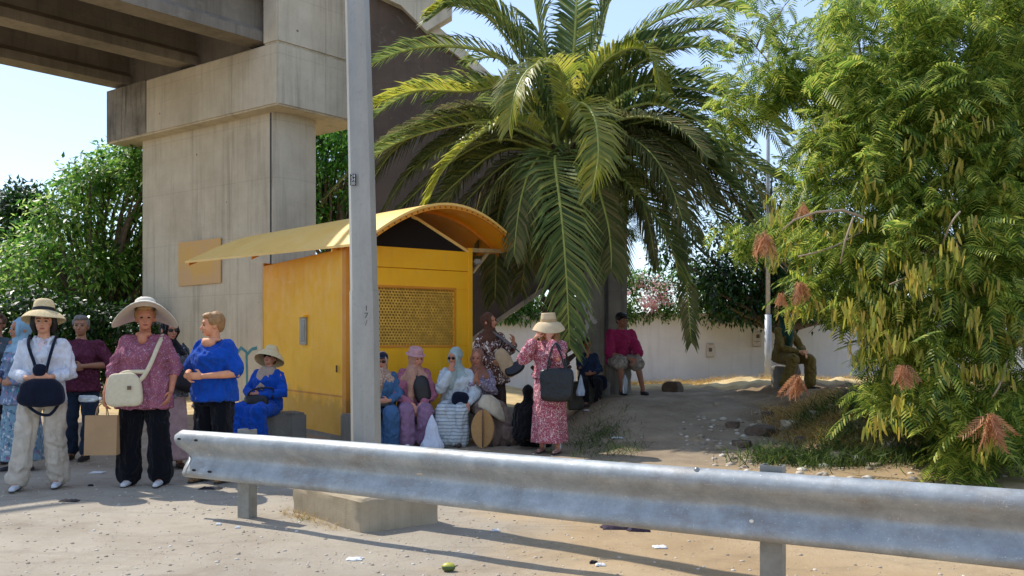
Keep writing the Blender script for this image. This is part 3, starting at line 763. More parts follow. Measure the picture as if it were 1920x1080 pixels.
# ---------------- white wall, hedge ----------------
WM = N("white_render"); a = WM.ramp(WM.noise(1.3, 6), [(.3, '#e2dfe0'), (.7, '#efedec')])
a = WM.mix(WM.math('MULTIPLY', WM.ramp(WM.noise(2, 5, vec=WM.scaled((3,3,.3))), [(.55,0.0),(.8,1.0)]), .25), a, '#a59d94'); WM.col(a); WM.rough(.9); WM.bump(WM.noise(40,4), .3, .006)
YW = 25.6
mb = MB(); mb.box((6.5, YW+.12, 1.1), (21, .22, 2.3), 0, .01)
o = mb.build("garden_wall", WM.m); tag(o, "white rendered garden wall with climbing plants on top", "wall")
cl = []
r = random.Random(5)
for i in range(130):
    x = r.uniform(-4.5, 8.2); h = 2.2 + r.random()*1.5*(1 if x < 5.5 else .8)
    cl.append((x, YW+.25+r.uniform(-.35,.5), h-.1, r.uniform(.28,.5)))
for i in range(70):
    x = r.uniform(-1, 8.6); cl.append((x, YW-.02+r.uniform(-.12,.1), 2.28+r.uniform(-.22,.22), r.uniform(.16,.30)))
hg = empty("hedge", (2, YW+.3, 0), 0, "green flowering hedge spilling over the white wall", "hedge")
under(hg, leafy("hedge_foliage", cl, 130, .13, GREEN4, None, seed=8)); 
fcl = []
for i in range(24):
    px = r.choice([r.gauss(1245,28), r.gauss(1225,22), r.uniform(1190,1300)]); py = r.uniform(525, 575)
    p = W(px, py, YW-.25); fcl.append((p.x, p.y+r.uniform(-.2,.2), p.z, r.uniform(.12,.26)))
under(hg, leafy("hedge_blossom", fcl, 90, .11, PETAL, None, seed=9))
segs = [((x, YW+.3, 0), (x+.3, YW+.3, 2.6), .05, .02) for x in np.arange(-4, 8, 1.2)]+[((-4.2, YW+.3, .05), (8, YW+.3, .05), .04, .04)]
under(hg, limbs("hedge_stems", segs, BARK))
# trailing stems down the wall face
for k, (px, y0, y1) in enumerate([(1184,560,650),(1340,585,640),(1240,580,612),(1400,585,612),(960,590,640)]):
    pass
# utility boxes
ub_m = simple("box_white", '#d3cbc2', .7); ub_d = simple("box_window", '#5b5450', .4)
for i, (px, py, lab) in enumerate([(1331, 657, "small pale meter box on the white wall, nearer the palm side"), (1418, 637, "small pale meter box on the white wall, beside the thin lamp post")]):
    p = W(px, py, YW); e = empty("meter_box", (p.x, p.y, p.z-.25), 0, lab, "meter box", "meter boxes on the white wall")
    mb = MB(); mb.box((p.x, YW-.03, p.z), (.22,.08,.40) if i == 0 else (.25,.08,.44), 0, .008); under(e, mb.build("box_body", ub_m))
    mb = MB(); mb.box((p.x+(.0 if i == 0 else .03), YW-.075, p.z+(.02 if i == 0 else .10)), (.09,.012,.11), 0); under(e, mb.build("dial_window", ub_d))
    mb = MB(); mb.box((p.x, YW-.075, p.z+(.19 if i == 0 else -.05)), (.16,.012,.012), 0); mb.box((p.x, YW-.075, p.z-.19), (.2,.012,.01), 0); under(e, mb.build("vent_line", ub_d))
# thin far lamp post
YP = 22.5
px_ = X(1440, YP)
tp = empty("street_lamp", (px_, YP, .2), 0, "thin distant lamp post rising above the white wall into the sky", "street lamp")
gm = simple("post_grey", '#a8acb0', .5, metal=.2)
mb = MB(); mb.tube([(px_, YP, 0), (px_, YP, 2.1)], [.095,.09], 10); under(tp, mb.build("post_base", gm, smooth=True))
mb = MB(); mb.tube([(px_, YP, 2.1), (px_, YP, 9.6)], [.06,.04], 10); mb.tube([(px_, YP, 9.6), (px_-.5, YP, 10.0), (px_-1.3, YP, 10.1)], .035, 8); under(tp, mb.build("post_shaft", gm, smooth=True))
mb = MB(); mb.box((px_-1.6, YP, 10.1), (.7,.25,.12), 0, .04); under(tp, mb.build("lamp_head", gm))

# ---------------- palm ----------------
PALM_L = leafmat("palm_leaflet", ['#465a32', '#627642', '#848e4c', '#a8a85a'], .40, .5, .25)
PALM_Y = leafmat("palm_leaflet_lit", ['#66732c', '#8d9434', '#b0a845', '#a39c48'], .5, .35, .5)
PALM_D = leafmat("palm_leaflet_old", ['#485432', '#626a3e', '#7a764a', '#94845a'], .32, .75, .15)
RACH = simple("rachis", '#9aa04f', .5, .2)
YC = 14.2
pc = W(1062, 285, YC)
pbase = Vector((X(1020, YC), YC, G(X(1020, YC), YC)-.1))
palm = empty("palm_tree", pbase, 0, "thick feathery date palm with arching fronds, in the middle behind the kiosk", "palm tree")
tm = simple("palm_trunk", '#4a3d30', .95, .45, 14, bump=1, bscale=18, bdist=.05)
mb = MB(); pts = []; rad = []
for i in range(60):
    t = i/59; p = pbase.lerp(pc, t); p.x += .12*math.sin(t*3); pts.append(p); rad.append(.21 + .04*((i % 3) == 0) - .03*((i % 3) == 2) + .12*max(0, t-.75)*4*.5 + .04*max(0,.12-t)*8)
mb.tube(pts, rad, 16)
for i in range(240):       # old leaf bases
    t = random.random()**.8; p = pbase.lerp(pc, t); p.x += .12*math.sin(t*3); a_ = random.random()*6.283
    d = Vector((math.cos(a_), math.sin(a_), .75)); q = p + Vector((math.cos(a_), math.sin(a_), 0))*.19
    mb.tube([q, q+d*random.uniform(.08,.17)], [.055,.03], 5)
under(palm, mb.build("trunk", tm, smooth=False))
def frond(P, m, width=1.0, npair=68, ll=.5, seed=0, stiff=.35, lift=.35, dens=1.0):
    """P: centre line points; leaflets both sides, in a shallow V"""
    r = np.random.default_rng(seed); P = [Vector(p) for p in P]; n = len(P)-1
    # resample with catmull
    def at(t):
        k = min(int(t*n), n-1); u = t*n-k
        p0 = P[max(k-1,0)]; p1 = P[k]; p2 = P[k+1]; p3 = P[min(k+2,n)]
        return .5*((2*p1)+(-p0+p2)*u+(2*p0-5*p1+4*p2-p3)*u*u+(-p0+3*p1-3*p2+p3)*u**3)
    vs = []; fs = []
    for i in range(npair):
        t = .10 + .90*i/(npair-1)
        c = at(t); T = (at(min(1,t+.01))-at(max(0,t-.01))).normalized()
        S = T.cross(Vector((0,0,1)))
        if S.length < .15: S = T.cross(Vector((0,1,0)))
        S.normalize(); U = S.cross(T).normalized()
        if i: # keep frames continuous
            if S.dot(pS) < 0: S = -S; U = -U if U.dot(pU) < 0 else U
        pS = S; pU = U
        L_ = ll*width*(min(1, .35+t*3.2) if t < .3 else 1)*(1-.62*max(0,(t-.55)/.45)**1.6)
        fw = .55+.75*t
        for sg in (-1, 1):
            l = L_*r.uniform(.85,1.1); d = (S*sg*(1.0) + T*fw*r.uniform(.85,1.15) + U*lift*r.uniform(.5,1.4)).normalized()
            e = c + d*l*.55; tip = c + d*l + Vector((0,0,-1))*l*stiff*r.uniform(.4,1.3)
            wv = T.cross(d); wv = d.cross(wv).normalized()*.018*width*dens
            b = len(vs); vs += [c-wv*.6, c+wv*.6, e+wv, e-wv, tip]
            fs += [(b,b+1,b+2,b+3),(b+3,b+2,b+4)]
    mb = MB(); mb.v = [Vector(v) for v in vs]; mb.f = fs
    return mb, [at(i/14) for i in range(15)]
def add_frond(P, kind, i, **kw):
    m = {'y': PALM_Y, 'g': PALM_L, 'd': PALM_D}[kind]
    mb, cl_ = frond(P, m, seed=i, **kw)
    o = under(palm, mesh_obj("frond", mb.v, mb.f, m))
    rb = MB(); rb.tube(cl_, [.028*(1-j/15)+.006 for j in range(15)], 5); ob = rb.build("midrib", RACH, smooth=True)
    ob.parent = o
# fronds traced from what the photo shows: (kind, [(px,py,dy)...]) dy = metres nearer(-)/farther(+) than the crown
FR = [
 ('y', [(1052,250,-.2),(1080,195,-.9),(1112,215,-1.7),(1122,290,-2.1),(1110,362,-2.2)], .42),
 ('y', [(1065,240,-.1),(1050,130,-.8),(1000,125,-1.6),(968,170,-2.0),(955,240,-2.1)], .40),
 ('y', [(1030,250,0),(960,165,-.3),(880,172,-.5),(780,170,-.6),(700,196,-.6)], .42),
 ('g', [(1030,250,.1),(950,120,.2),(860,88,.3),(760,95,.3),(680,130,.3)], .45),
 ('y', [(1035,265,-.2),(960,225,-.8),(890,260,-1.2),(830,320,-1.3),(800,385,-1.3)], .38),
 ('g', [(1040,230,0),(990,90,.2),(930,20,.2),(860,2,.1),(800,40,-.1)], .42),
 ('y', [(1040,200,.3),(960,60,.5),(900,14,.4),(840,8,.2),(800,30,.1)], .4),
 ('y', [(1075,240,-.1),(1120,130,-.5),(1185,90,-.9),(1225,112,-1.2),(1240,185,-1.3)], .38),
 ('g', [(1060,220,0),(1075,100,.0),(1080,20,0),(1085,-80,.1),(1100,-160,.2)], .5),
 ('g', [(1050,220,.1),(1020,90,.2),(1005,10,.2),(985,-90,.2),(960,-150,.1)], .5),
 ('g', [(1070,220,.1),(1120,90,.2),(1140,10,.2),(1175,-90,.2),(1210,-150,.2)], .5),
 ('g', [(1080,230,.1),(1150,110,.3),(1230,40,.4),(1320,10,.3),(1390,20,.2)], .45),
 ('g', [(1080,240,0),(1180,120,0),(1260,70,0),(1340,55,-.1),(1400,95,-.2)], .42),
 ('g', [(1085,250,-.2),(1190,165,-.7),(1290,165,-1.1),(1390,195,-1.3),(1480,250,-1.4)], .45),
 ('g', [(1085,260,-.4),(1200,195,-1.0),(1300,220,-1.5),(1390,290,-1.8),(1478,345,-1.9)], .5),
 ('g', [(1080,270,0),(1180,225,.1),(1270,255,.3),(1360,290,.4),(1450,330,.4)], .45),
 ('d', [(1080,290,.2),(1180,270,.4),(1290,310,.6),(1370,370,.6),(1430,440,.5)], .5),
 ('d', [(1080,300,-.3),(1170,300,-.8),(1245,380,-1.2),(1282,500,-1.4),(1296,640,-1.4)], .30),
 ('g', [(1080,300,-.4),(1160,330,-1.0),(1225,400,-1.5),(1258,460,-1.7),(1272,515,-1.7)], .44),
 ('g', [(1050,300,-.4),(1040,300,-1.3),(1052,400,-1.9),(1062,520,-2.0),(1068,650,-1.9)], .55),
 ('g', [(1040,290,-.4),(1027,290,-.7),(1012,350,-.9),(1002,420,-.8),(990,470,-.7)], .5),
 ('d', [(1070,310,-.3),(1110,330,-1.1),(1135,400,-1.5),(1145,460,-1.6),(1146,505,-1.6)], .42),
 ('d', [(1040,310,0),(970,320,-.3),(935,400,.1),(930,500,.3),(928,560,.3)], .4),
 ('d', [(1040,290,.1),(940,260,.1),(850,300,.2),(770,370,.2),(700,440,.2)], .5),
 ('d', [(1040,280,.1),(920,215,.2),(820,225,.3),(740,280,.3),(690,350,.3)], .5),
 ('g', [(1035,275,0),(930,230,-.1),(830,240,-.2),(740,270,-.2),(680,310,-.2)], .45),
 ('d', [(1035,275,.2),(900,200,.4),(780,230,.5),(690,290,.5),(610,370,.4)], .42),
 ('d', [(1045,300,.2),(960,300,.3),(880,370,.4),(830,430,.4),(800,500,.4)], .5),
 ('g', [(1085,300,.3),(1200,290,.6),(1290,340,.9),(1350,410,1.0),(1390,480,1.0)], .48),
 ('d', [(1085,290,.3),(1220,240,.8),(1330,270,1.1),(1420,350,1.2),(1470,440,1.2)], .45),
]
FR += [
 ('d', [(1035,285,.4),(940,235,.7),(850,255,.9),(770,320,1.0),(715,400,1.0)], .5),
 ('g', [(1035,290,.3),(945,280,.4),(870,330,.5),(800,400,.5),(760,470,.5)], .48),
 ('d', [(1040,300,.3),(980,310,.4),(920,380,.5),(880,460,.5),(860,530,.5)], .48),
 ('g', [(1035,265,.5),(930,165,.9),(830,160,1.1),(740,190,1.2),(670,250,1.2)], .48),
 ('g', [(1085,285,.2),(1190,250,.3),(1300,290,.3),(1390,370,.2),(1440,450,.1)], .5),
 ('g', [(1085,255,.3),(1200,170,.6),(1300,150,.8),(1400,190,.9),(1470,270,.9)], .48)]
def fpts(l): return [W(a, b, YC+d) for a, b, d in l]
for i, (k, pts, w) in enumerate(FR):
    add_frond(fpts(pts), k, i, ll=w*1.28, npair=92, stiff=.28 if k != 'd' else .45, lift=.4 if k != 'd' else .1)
rr = random.Random(21)
for i in range(54):
    az = rr.uniform(0, 2*math.pi); el = rr.choice([rr.uniform(-10,25), rr.uniform(20,60), rr.uniform(55,85), rr.uniform(60,85)])
    if -math.sin(az) > .45 and el > 0: el = rr.uniform(-25, 5)
    if math.cos(az) < .25 and -math.sin(az) > .1: az = rr.uniform(-1.1, 2.9)
    if math.cos(az) > .2 and el < 20: el += 22
    L_ = rr.uniform(2.5,3.3); p = Vector(pc) + Vector((math.cos(az)*.15, math.sin(az)*.15, 0)); d = Vector((math.cos(az)*math.cos(R(el)), math.sin(az)*math.cos(R(el)), math.sin(R(el))))
    pts = [p.copy()]; dr = rr.uniform(.30,.52)
    for s in range(6):
        p = p + d*L_/6; d = (d + Vector((0,0,-dr*(.5+s*.12)))).normalized(); pts.append(p.copy())
    add_frond(pts, 'd' if el < 22 else 'g', 100+i, ll=rr.uniform(.5,.62), npair=74, stiff=.35)
# inner mass of shadowed old leaf stubs / hanging dead leaves
for i in range(8):
    az = 2*math.pi*i/8+.2; p = Vector(pc) + Vector((math.cos(az)*.2, math.sin(az)*.2, -.15)); d = Vector((math.cos(az)*.9, math.sin(az)*.9, .0)).normalized()
    pts = [p.copy()]
    for s in range(5):
        p = p + d*.48; d = (d + Vector((0,0,-.75))).normalized(); pts.append(p.copy())
    add_frond(pts, 'd', 200+i, ll=.5, npair=56, stiff=.5, lift=-.1)

# ---------------- pod tree (right) ----------------
LEU = leafmat("leaf_feather", ['#3c5422', '#5d7a30', '#84993e', '#a9b24c', '#c0c262'], .46, .45, .35)
PODG = leafmat("pod_green", ['#7d8834', '#a09f40', '#b8aa4a', '#a98c46'], .42, .4, .4)
PODB = leafmat("pod_dry", ['#8a5c40', '#b07c58', '#c89874', '#96694a'], .4, .6, .3)
FW_V = []; FW_F = []
for k in range(9):          # feathery leaf: drooping midrib with paired feathers
    t = .12 + .88*k/8; cx = t; cz = -.28*t*t; l = .42*(1-.45*abs(t-.5)*1.4)
    for sg in (-1,1):
        b = len(FW_V); w = .040; dx, dy = .55, sg*.83
        a0 = np.array((cx, 0, cz)); a1 = a0+np.array((dx*l*.5, dy*l*.5, -.02)); a2 = a0+np.array((dx*l, dy*l, -.16*l*2))
        FW_V += [a0-(w*.5,0,0), a0+(w*.5,0,0), a1+(w,0,0), a1-(w,0,0), a2+(w*.3,0,0), a2-(w*.3,0,0)]
        FW_F += [(b,b+1,b+2,b+3),(b+3,b+2,b+4,b+5)]
FW_V = np.array(FW_V); FW_F = np.array(FW_F)
POD_V = np.array([(0,-.05,0),(0,.05,0),(.3,.09,.02),(.3,-.09,.02),(.8,.08,0),(.8,-.08,0),(1.05,0,0),(1.0,-.01,0)], float)
POD_F = np.array([(0,1,2,3),(3,2,4,5),(5,4,6,7)])
rows = [(-40,1580,2080),(40,1540,2080),(100,1530,2080),(160,1525,2080),(210,1510,2080),(270,1505,2080),(330,1480,2080),(400,1450,2080),(470,1455,2080),(540,1490,2080),(600,1495,2080),(660,1530,2080),(720,1600,2060),(780,1650,2060),(840,1720,2060),(885,1790,2060)]
def tree_depth(px, py): return 10.6 - 1.9*math.sin(min(1, max(0, (px-1400)/520))*math.pi*.62) - .5*math.sin(max(0,(py-100))/500)
r = random.Random(33); tips = []
def noise_gap(px, py): return mnoise.noise(Vector((px*.012, py*.012, 1.7)))
for i in range(3000):
    k = r.random()*(len(rows)-1); j = int(k); t = k-j
    py = rows[j][0]*(1-t)+rows[j+1][0]*t; l = rows[j][1]*(1-t)+rows[j+1][1]*t
    px = l + (2080-l)*r.random(); 
    px += 22*mnoise.noise(Vector((py*.03, 3, 1)))
    lay = r.random()
    if noise_gap(px, py) < -.08 and lay < .72: continue
    if py > 640 and r.random() < .30+.25*ss(680,760,py): continue
    y = tree_depth(px, py) + (lay**1.2)*2.6
    p = W(px, py, y)
    if p.z < G(p.x, p.y)+.12: continue
    if px < 1600 and 575 < py < 775: continue
    tips.append(p)
# sparse top-left branch
for i in range(30):
    px = r.gauss(1440, 48); py = r.gauss(60, 50) + (px-1430)*-.2
    tips.append(W(px, py, 10.8+r.uniform(-.4,.4)))
for cx, cy, n_ in ((1385,200,10),(1450,180,14),(1480,140,18),(1415,450,12)):
    for i in range(n_): tips.append(W(r.gauss(cx,18), r.gauss(cy,18), 10.9+r.uniform(-.3,.3)))
for cx, cy, n_ in ((1180,330,16),(1240,350,16),(1200,400,12)):
    for i in range(n_): tips.append(W(r.gauss(cx,20), r.gauss(cy,20), 14.9+r.uniform(-.3,.3)))
tips = np.array([tuple(p) for p in tips])
rg = np.random.default_rng(5)
per = 6; P = np.repeat(tips, per, axis=0); P += rg.normal(size=P.shape)*np.array([.09,.09,.07])
D = rg.normal(size=P.shape)*np.array([1,1,.45]); D[:,2] -= .55; 
v, f = scatter(FW_V, FW_F, P, D, rg.uniform(-.5,.5,len(P)), rg.uniform(.17,.33,len(P)))
tb = W(1730, 812, 11.6); tb.z = G(tb.x, tb.y)-.1
pod = empty("pod_tree", tb, 0, "large feathery yellow-green tree hung with pods, filling the right side", "tree")
under(pod, mesh_obj("crown", v, f, LEU))
segs = []; f1 = W(1700, 640, 11.2); f2 = W(1830, 560, 11.0)
segs += [(tb, f1, .14, .10), (tb, f2, .13, .09), (f1, W(1600,420,10.9), .08, .03), (f1, W(1500,520,10.6), .06, .015), (f1, W(1640,250,11), .07, .02), (f2, W(1850,250,10.8), .08, .02), (f2, W(1960,350,10.6), .07, .02), (f2, W(1760,300,10.8), .06, .015), (W(1640,250,11), W(1470,150,10.9), .03, .008), (W(1470,150,10.9), W(1395,60,10.8), .012, .005), (W(1640,250,11), W(1600,40,11), .03, .01), (W(1500,520,10.6), W(1415,450,10.6), .02, .008),
         (tb, W(1560,760,11.4), .05,.02)]
segs0 = list(segs)
for i in range(26):
    a_, b_ = r.choice(segs0)[:2]; a_ = Vector(a_).lerp(Vector(b_), r.uniform(.5,1)); segs.append((a_, a_+Vector((r.uniform(-.5,.5), r.uniform(-.4,.2), r.uniform(-.4,.5))), .014, .004))
under(pod, limbs("trunk", segs, simple("pale_bark", '#8a7966', .9, .3, 10, bump=.6, bscale=40)))
def smoothline_(P, n=4):
    out = []
    for i in range(len(P)-1):
        p0, p1, p2, p3 = P[max(i-1,0)], P[i], P[i+1], P[min(i+2,len(P)-1)]
        for k in range(n):
            u = k/n; out.append(.5*((2*p1)+(-p0+p2)*u+(2*p0-5*p1+4*p2-p3)*u*u+(-p0+3*p1-3*p2+p3)*u**3))
    out.append(P[-1]); return out
# arching bare branch
TWG = simple("pale_twig", '#9c8a76', .8)
def twig(pts, rad): b_ = MB(); b_.tube(pts, rad, 6); under(pod, b_.build("bare_branch", TWG, smooth=True))
twig([W(a, b, 8.75) for a, b in [(1465,432),(1490,412),(1530,398),(1580,394),(1620,408)]], [.006,.010,.013,.014,.016])
twig([W(a, b, 8.75) for a, b in [(1575,495),(1585,450),(1600,408)]], [.006,.01,.012])
for i in range(7):
    px0 = r.uniform(1560, 1900); py0 = r.uniform(120, 720); y_ = tree_depth(px0, py0)+r.uniform(-.15,.5); dx = r.uniform(-110,110); dy = r.uniform(-120,60)
    twig(smoothline_([W(px0, py0, y_+.3), W(px0+dx*.4, py0+dy*.6, y_), W(px0+dx*.8, py0+dy, y_-.05), W(px0+dx*1.2, py0+dy*1.25, y_)]), .009)
# pods: clusters
def podcluster(centers, m, length, n, name, spread=.035, scale_w=1):
    P = []; D = []; S = []
    for c in centers:
        for k in range(n):
            P.append((c[0]+r.gauss(0,spread), c[1]+r.gauss(0,spread), c[2]+r.gauss(0,spread)))
            D.append((r.gauss(0,.20), r.gauss(0,.20), -1)); S.append(length*r.uniform(.7,1.2))
    P = np.array(P); v, f = scatter(POD_V*np.array([1,scale_w,1]), POD_F, P, np.array(D), rg.uniform(0,6.28,len(P)), np.array(S))
    return mesh_obj(name, v, f, m)
cents = []
for i in range(180):
    px = r.uniform(1440, 2000); py = r.choice([r.gauss(300,90), r.gauss(560,70), r.gauss(640,70), r.gauss(520,60)])
    if px < 1490 and py > 520: continue
    if py < 200 or py > 840 or (px < 1590 and py > 575): continue
    cents.append(tuple(W(px, py, tree_depth(px, py)-.12+r.uniform(0,.5))))
for px, py in ((1650,800),(1690,760),(1590,590),(1600,600),(1480,560),(1640,560),(1730,520),(1790,480),(1640,620),(1880,700),(1830,600),(1850,830)):
    for k in range(3): cents.append(tuple(W(px+r.gauss(0,14), py+r.gauss(0,14), tree_depth(px,py)-.2)))
under(pod, podcluster(cents, PODG, .13, 9, "green_pods", .045))
for i, (px, py, s) in enumerate([(1435,455,1.0),(1464,566,.7),(1500,545,1.0),(1497,722,1.0),(1506,400,.7),(1690,700,.9),(1860,790,1.2)]):
    yy = tree_depth(max(px,1500), py)-.35 if px > 1520 else 9.2
    n_ = int(12*s)+4; Pq = np.array([tuple(W(px, py-18, yy))]*n_)+rg.normal(size=(n_,3))*.022*s; Dq = rg.normal(size=(n_,3))*np.array([.38,.38,.1]); Dq[:,2] -= 1
    v, f = scatter(FW_V*np.array([1,.55,.6]), FW_F, Pq, Dq, rg.uniform(0,6.28,n_), .22*s*rg.uniform(.7,1.2,n_)); under(pod, mesh_obj("dry_leaf_cluster", v, f, PODB))
# ---------------- people ----------------
def V3(*a): return Vector(a)
class Body:
    """collects closed shapes, fuses them into one continuous surface"""
    def __init__(s): s.mb = MB()
    def ell(s, c, r, rot=None, n=14, f=None):
        M = (rot.to_matrix() if rot else Matrix.Identity(3)); vs = []; fs = []; k = n//2+1
        for j in range(k+1):
            ph = math.pi*j/k
            for i in range(n):
                th = 2*math.pi*i/n
                v = Vector((r[0]*math.sin(ph)*math.cos(th), r[1]*math.sin(ph)*math.sin(th), r[2]*math.cos(ph)))
                v = M @ v + Vector(c); vs.append(f(v) if f else v)
        for j in range(k):
            for i in range(n): fs.append((j*n+i, j*n+(i+1)%n, (j+1)*n+(i+1)%n, (j+1)*n+i))
        s.mb.add(vs, fs); return s
    def tube(s, pts, rad, n=12, f=None, flat=None):
        """tapered tube with round ends; flat=(dir, factor) squashes it along dir"""
        P = [Vector(p) for p in pts]
        if not hasattr(rad, '__len__'): rad = [rad]*len(P)
        Q = []; Rr = []
        for i in range(len(P)-1):
            for t in range(4): Q.append(P[i].lerp(P[i+1], t/4)); u = t/4; Rr.append(rad[i]*(1-u)+rad[i+1]*u)
        Q.append(P[-1]); Rr.append(rad[-1])
        t0 = (Q[0]-Q[1]).normalized(); t1 = (Q[-1]-Q[-2]).normalized()
        pre = [(Q[0]+t0*Rr[0]*a, Rr[0]*b) for a, b in ((.97,.22),(.75,.66),(.4,.92))]
        post = [(Q[-1]+t1*Rr[-1]*a, Rr[-1]*b) for a, b in ((.4,.92),(.75,.66),(.97,.22))]
        Q = [p for p,_ in pre]+Q+[p for p,_ in post]; Rr = [q for _,q in pre]+Rr+[q for _,q in post]
        m2 = MB(); m2.tube(Q, Rr, n)
        vs = m2.v
        if flat:
            d, k = Vector(flat[0]).normalized(), flat[1]; c = P
            for vi, v in enumerate(vs):
                q = Q[min(vi//n, len(Q)-1)]; w = v-q; vs[vi] = q + w - d*(w.dot(d))*(1-k)
        s.mb.add([f(v) if f else v for v in vs], m2.f); return s
    def stack(s, rings, n=28, f=None, rip=0, k=7, ph=0.0, sub=4):
        """closed stack of horizontal ellipses: (cx, cy, z, rx, ry)"""
        R2 = []
        for i in range(len(rings)-1):
            for t in range(sub):
                u = t/sub; R2.append([a*(1-u)+b*u for a, b in zip(rings[i], rings[i+1])])
        R2.append(list(rings[-1])); vs = []; fs = []; m = len(R2)
        for j, (cx, cy, z, rx, ry) in enumerate(R2):
            amp = rip*(1-j/(m-1))
            for i in range(n):
                th = 2*math.pi*i/n; w = 1+amp*math.sin(k*th+ph+j*.12)+amp*.5*math.sin((k*2+1)*th+ph*2)
                v = Vector((cx+rx*w*math.cos(th), cy+ry*w*math.sin(th), z)); vs.append(f(v) if f else v)
        for j in range(m-1):
            for i in range(n): fs.append((j*n+i, j*n+(i+1)%n, (j+1)*n+(i+1)%n, (j+1)*n+i))
        fs += [tuple(range(n-1,-1,-1)), tuple(range((m-1)*n, m*n))]
        s.mb.add(vs, fs); return s
    def fuse(s, name, m, parent, vox=.012, smooth=3, disp=0, dscale=.12, seed=0, sc=1.0):
        if not s.mb.v: return None
        b2 = MB(); b2.v = [v*sc for v in s.mb.v]; b2.f = s.mb.f
        o = mesh_obj(name, b2.v, b2.f, None)
        bm = bmesh.new(); bm.from_mesh(o.data); bmesh.ops.recalc_face_normals(bm, faces=bm.faces[:]); bm.to_mesh(o.data); bm.free()
        rm = o.modifiers.new("r", 'REMESH'); rm.mode = 'VOXEL'; rm.voxel_size = vox; rm.use_smooth_shade = True
        if smooth: sm = o.modifiers.new("s", 'SMOOTH'); sm.factor = .5; sm.iterations = smooth
        bpy.context.view_layer.update()
        me = bpy.data.meshes.new_from_object(o.evaluated_get(bpy.context.evaluated_depsgraph_get()))
        old = o.data; o.modifiers.clear(); o.data = me; bpy.data.meshes.remove(old)
        if disp:      # sharp-valleyed, mostly vertical cloth folds
            s.cnt = getattr(Body, 'k', 0)+1.37; Body.k = s.cnt; nv = len(me.vertices)
            co = np.empty(nv*3, np.float32); me.vertices.foreach_get("co", co); co = co.reshape(-1,3); no = np.empty(nv*3, np.float32); me.vertices.foreach_get("normal", no); no = no.reshape(-1,3)
            q = s.cnt; h = np.empty(nv)
            for i, (x, y, z) in enumerate(co.tolist()):
                w = mnoise.noise(Vector((x*4, y*4, z*4+q)))
                a1 = abs(mnoise.noise(Vector((x*13+w*1.2, y*13+q, z*3.2+w*2)))); a2 = abs(mnoise.noise(Vector((x*7+z*6, y*7-z*4, z*9+q+w))))
                h[i] = (.28-a1)*.75 + (.25-a2)*.55
            me.vertices.foreach_set("co", (co + no*(h*disp)[:,None]).astype(np.float32).ravel()); me.update()
        me.materials.clear(); me.materials.append(m); me.polygons.foreach_set("use_smooth", [True]*len(me.polygons))
        if parent: o.parent = parent
        o.name = name
        return o
_sk = {}
def skin(c):
    if c in _sk: return _sk[c]
    m = N("skin"); a = tuple(min(.8, x*1.35) for x in lin(c)[:3])
    m.col(m.ramp(m.noise(18, 4), [(.3, tuple(x*.85 for x in a)), (.7, tuple(min(1, x*1.1) for x in a))])); m.rough(.55); m.spec(.35)
    m.b.inputs["Subsurface Weight"].default_value = .08; m.b.inputs["Subsurface Radius"].default_value = (.02,.008,.005)
    m.bump(m.noise(140, 3), .15, .002); _sk[c] = m.m; return m.m
DARKM = simple("dark_eye", '#1c1512', .3, 0, bump=0); LIPM = simple("lips", '#9a5048', .5, .1); SOLE = simple("sole", '#3a3532', .8)
GLASSES = simple("sunglass_lens", '#0e0f12', .15, 0, bump=0)

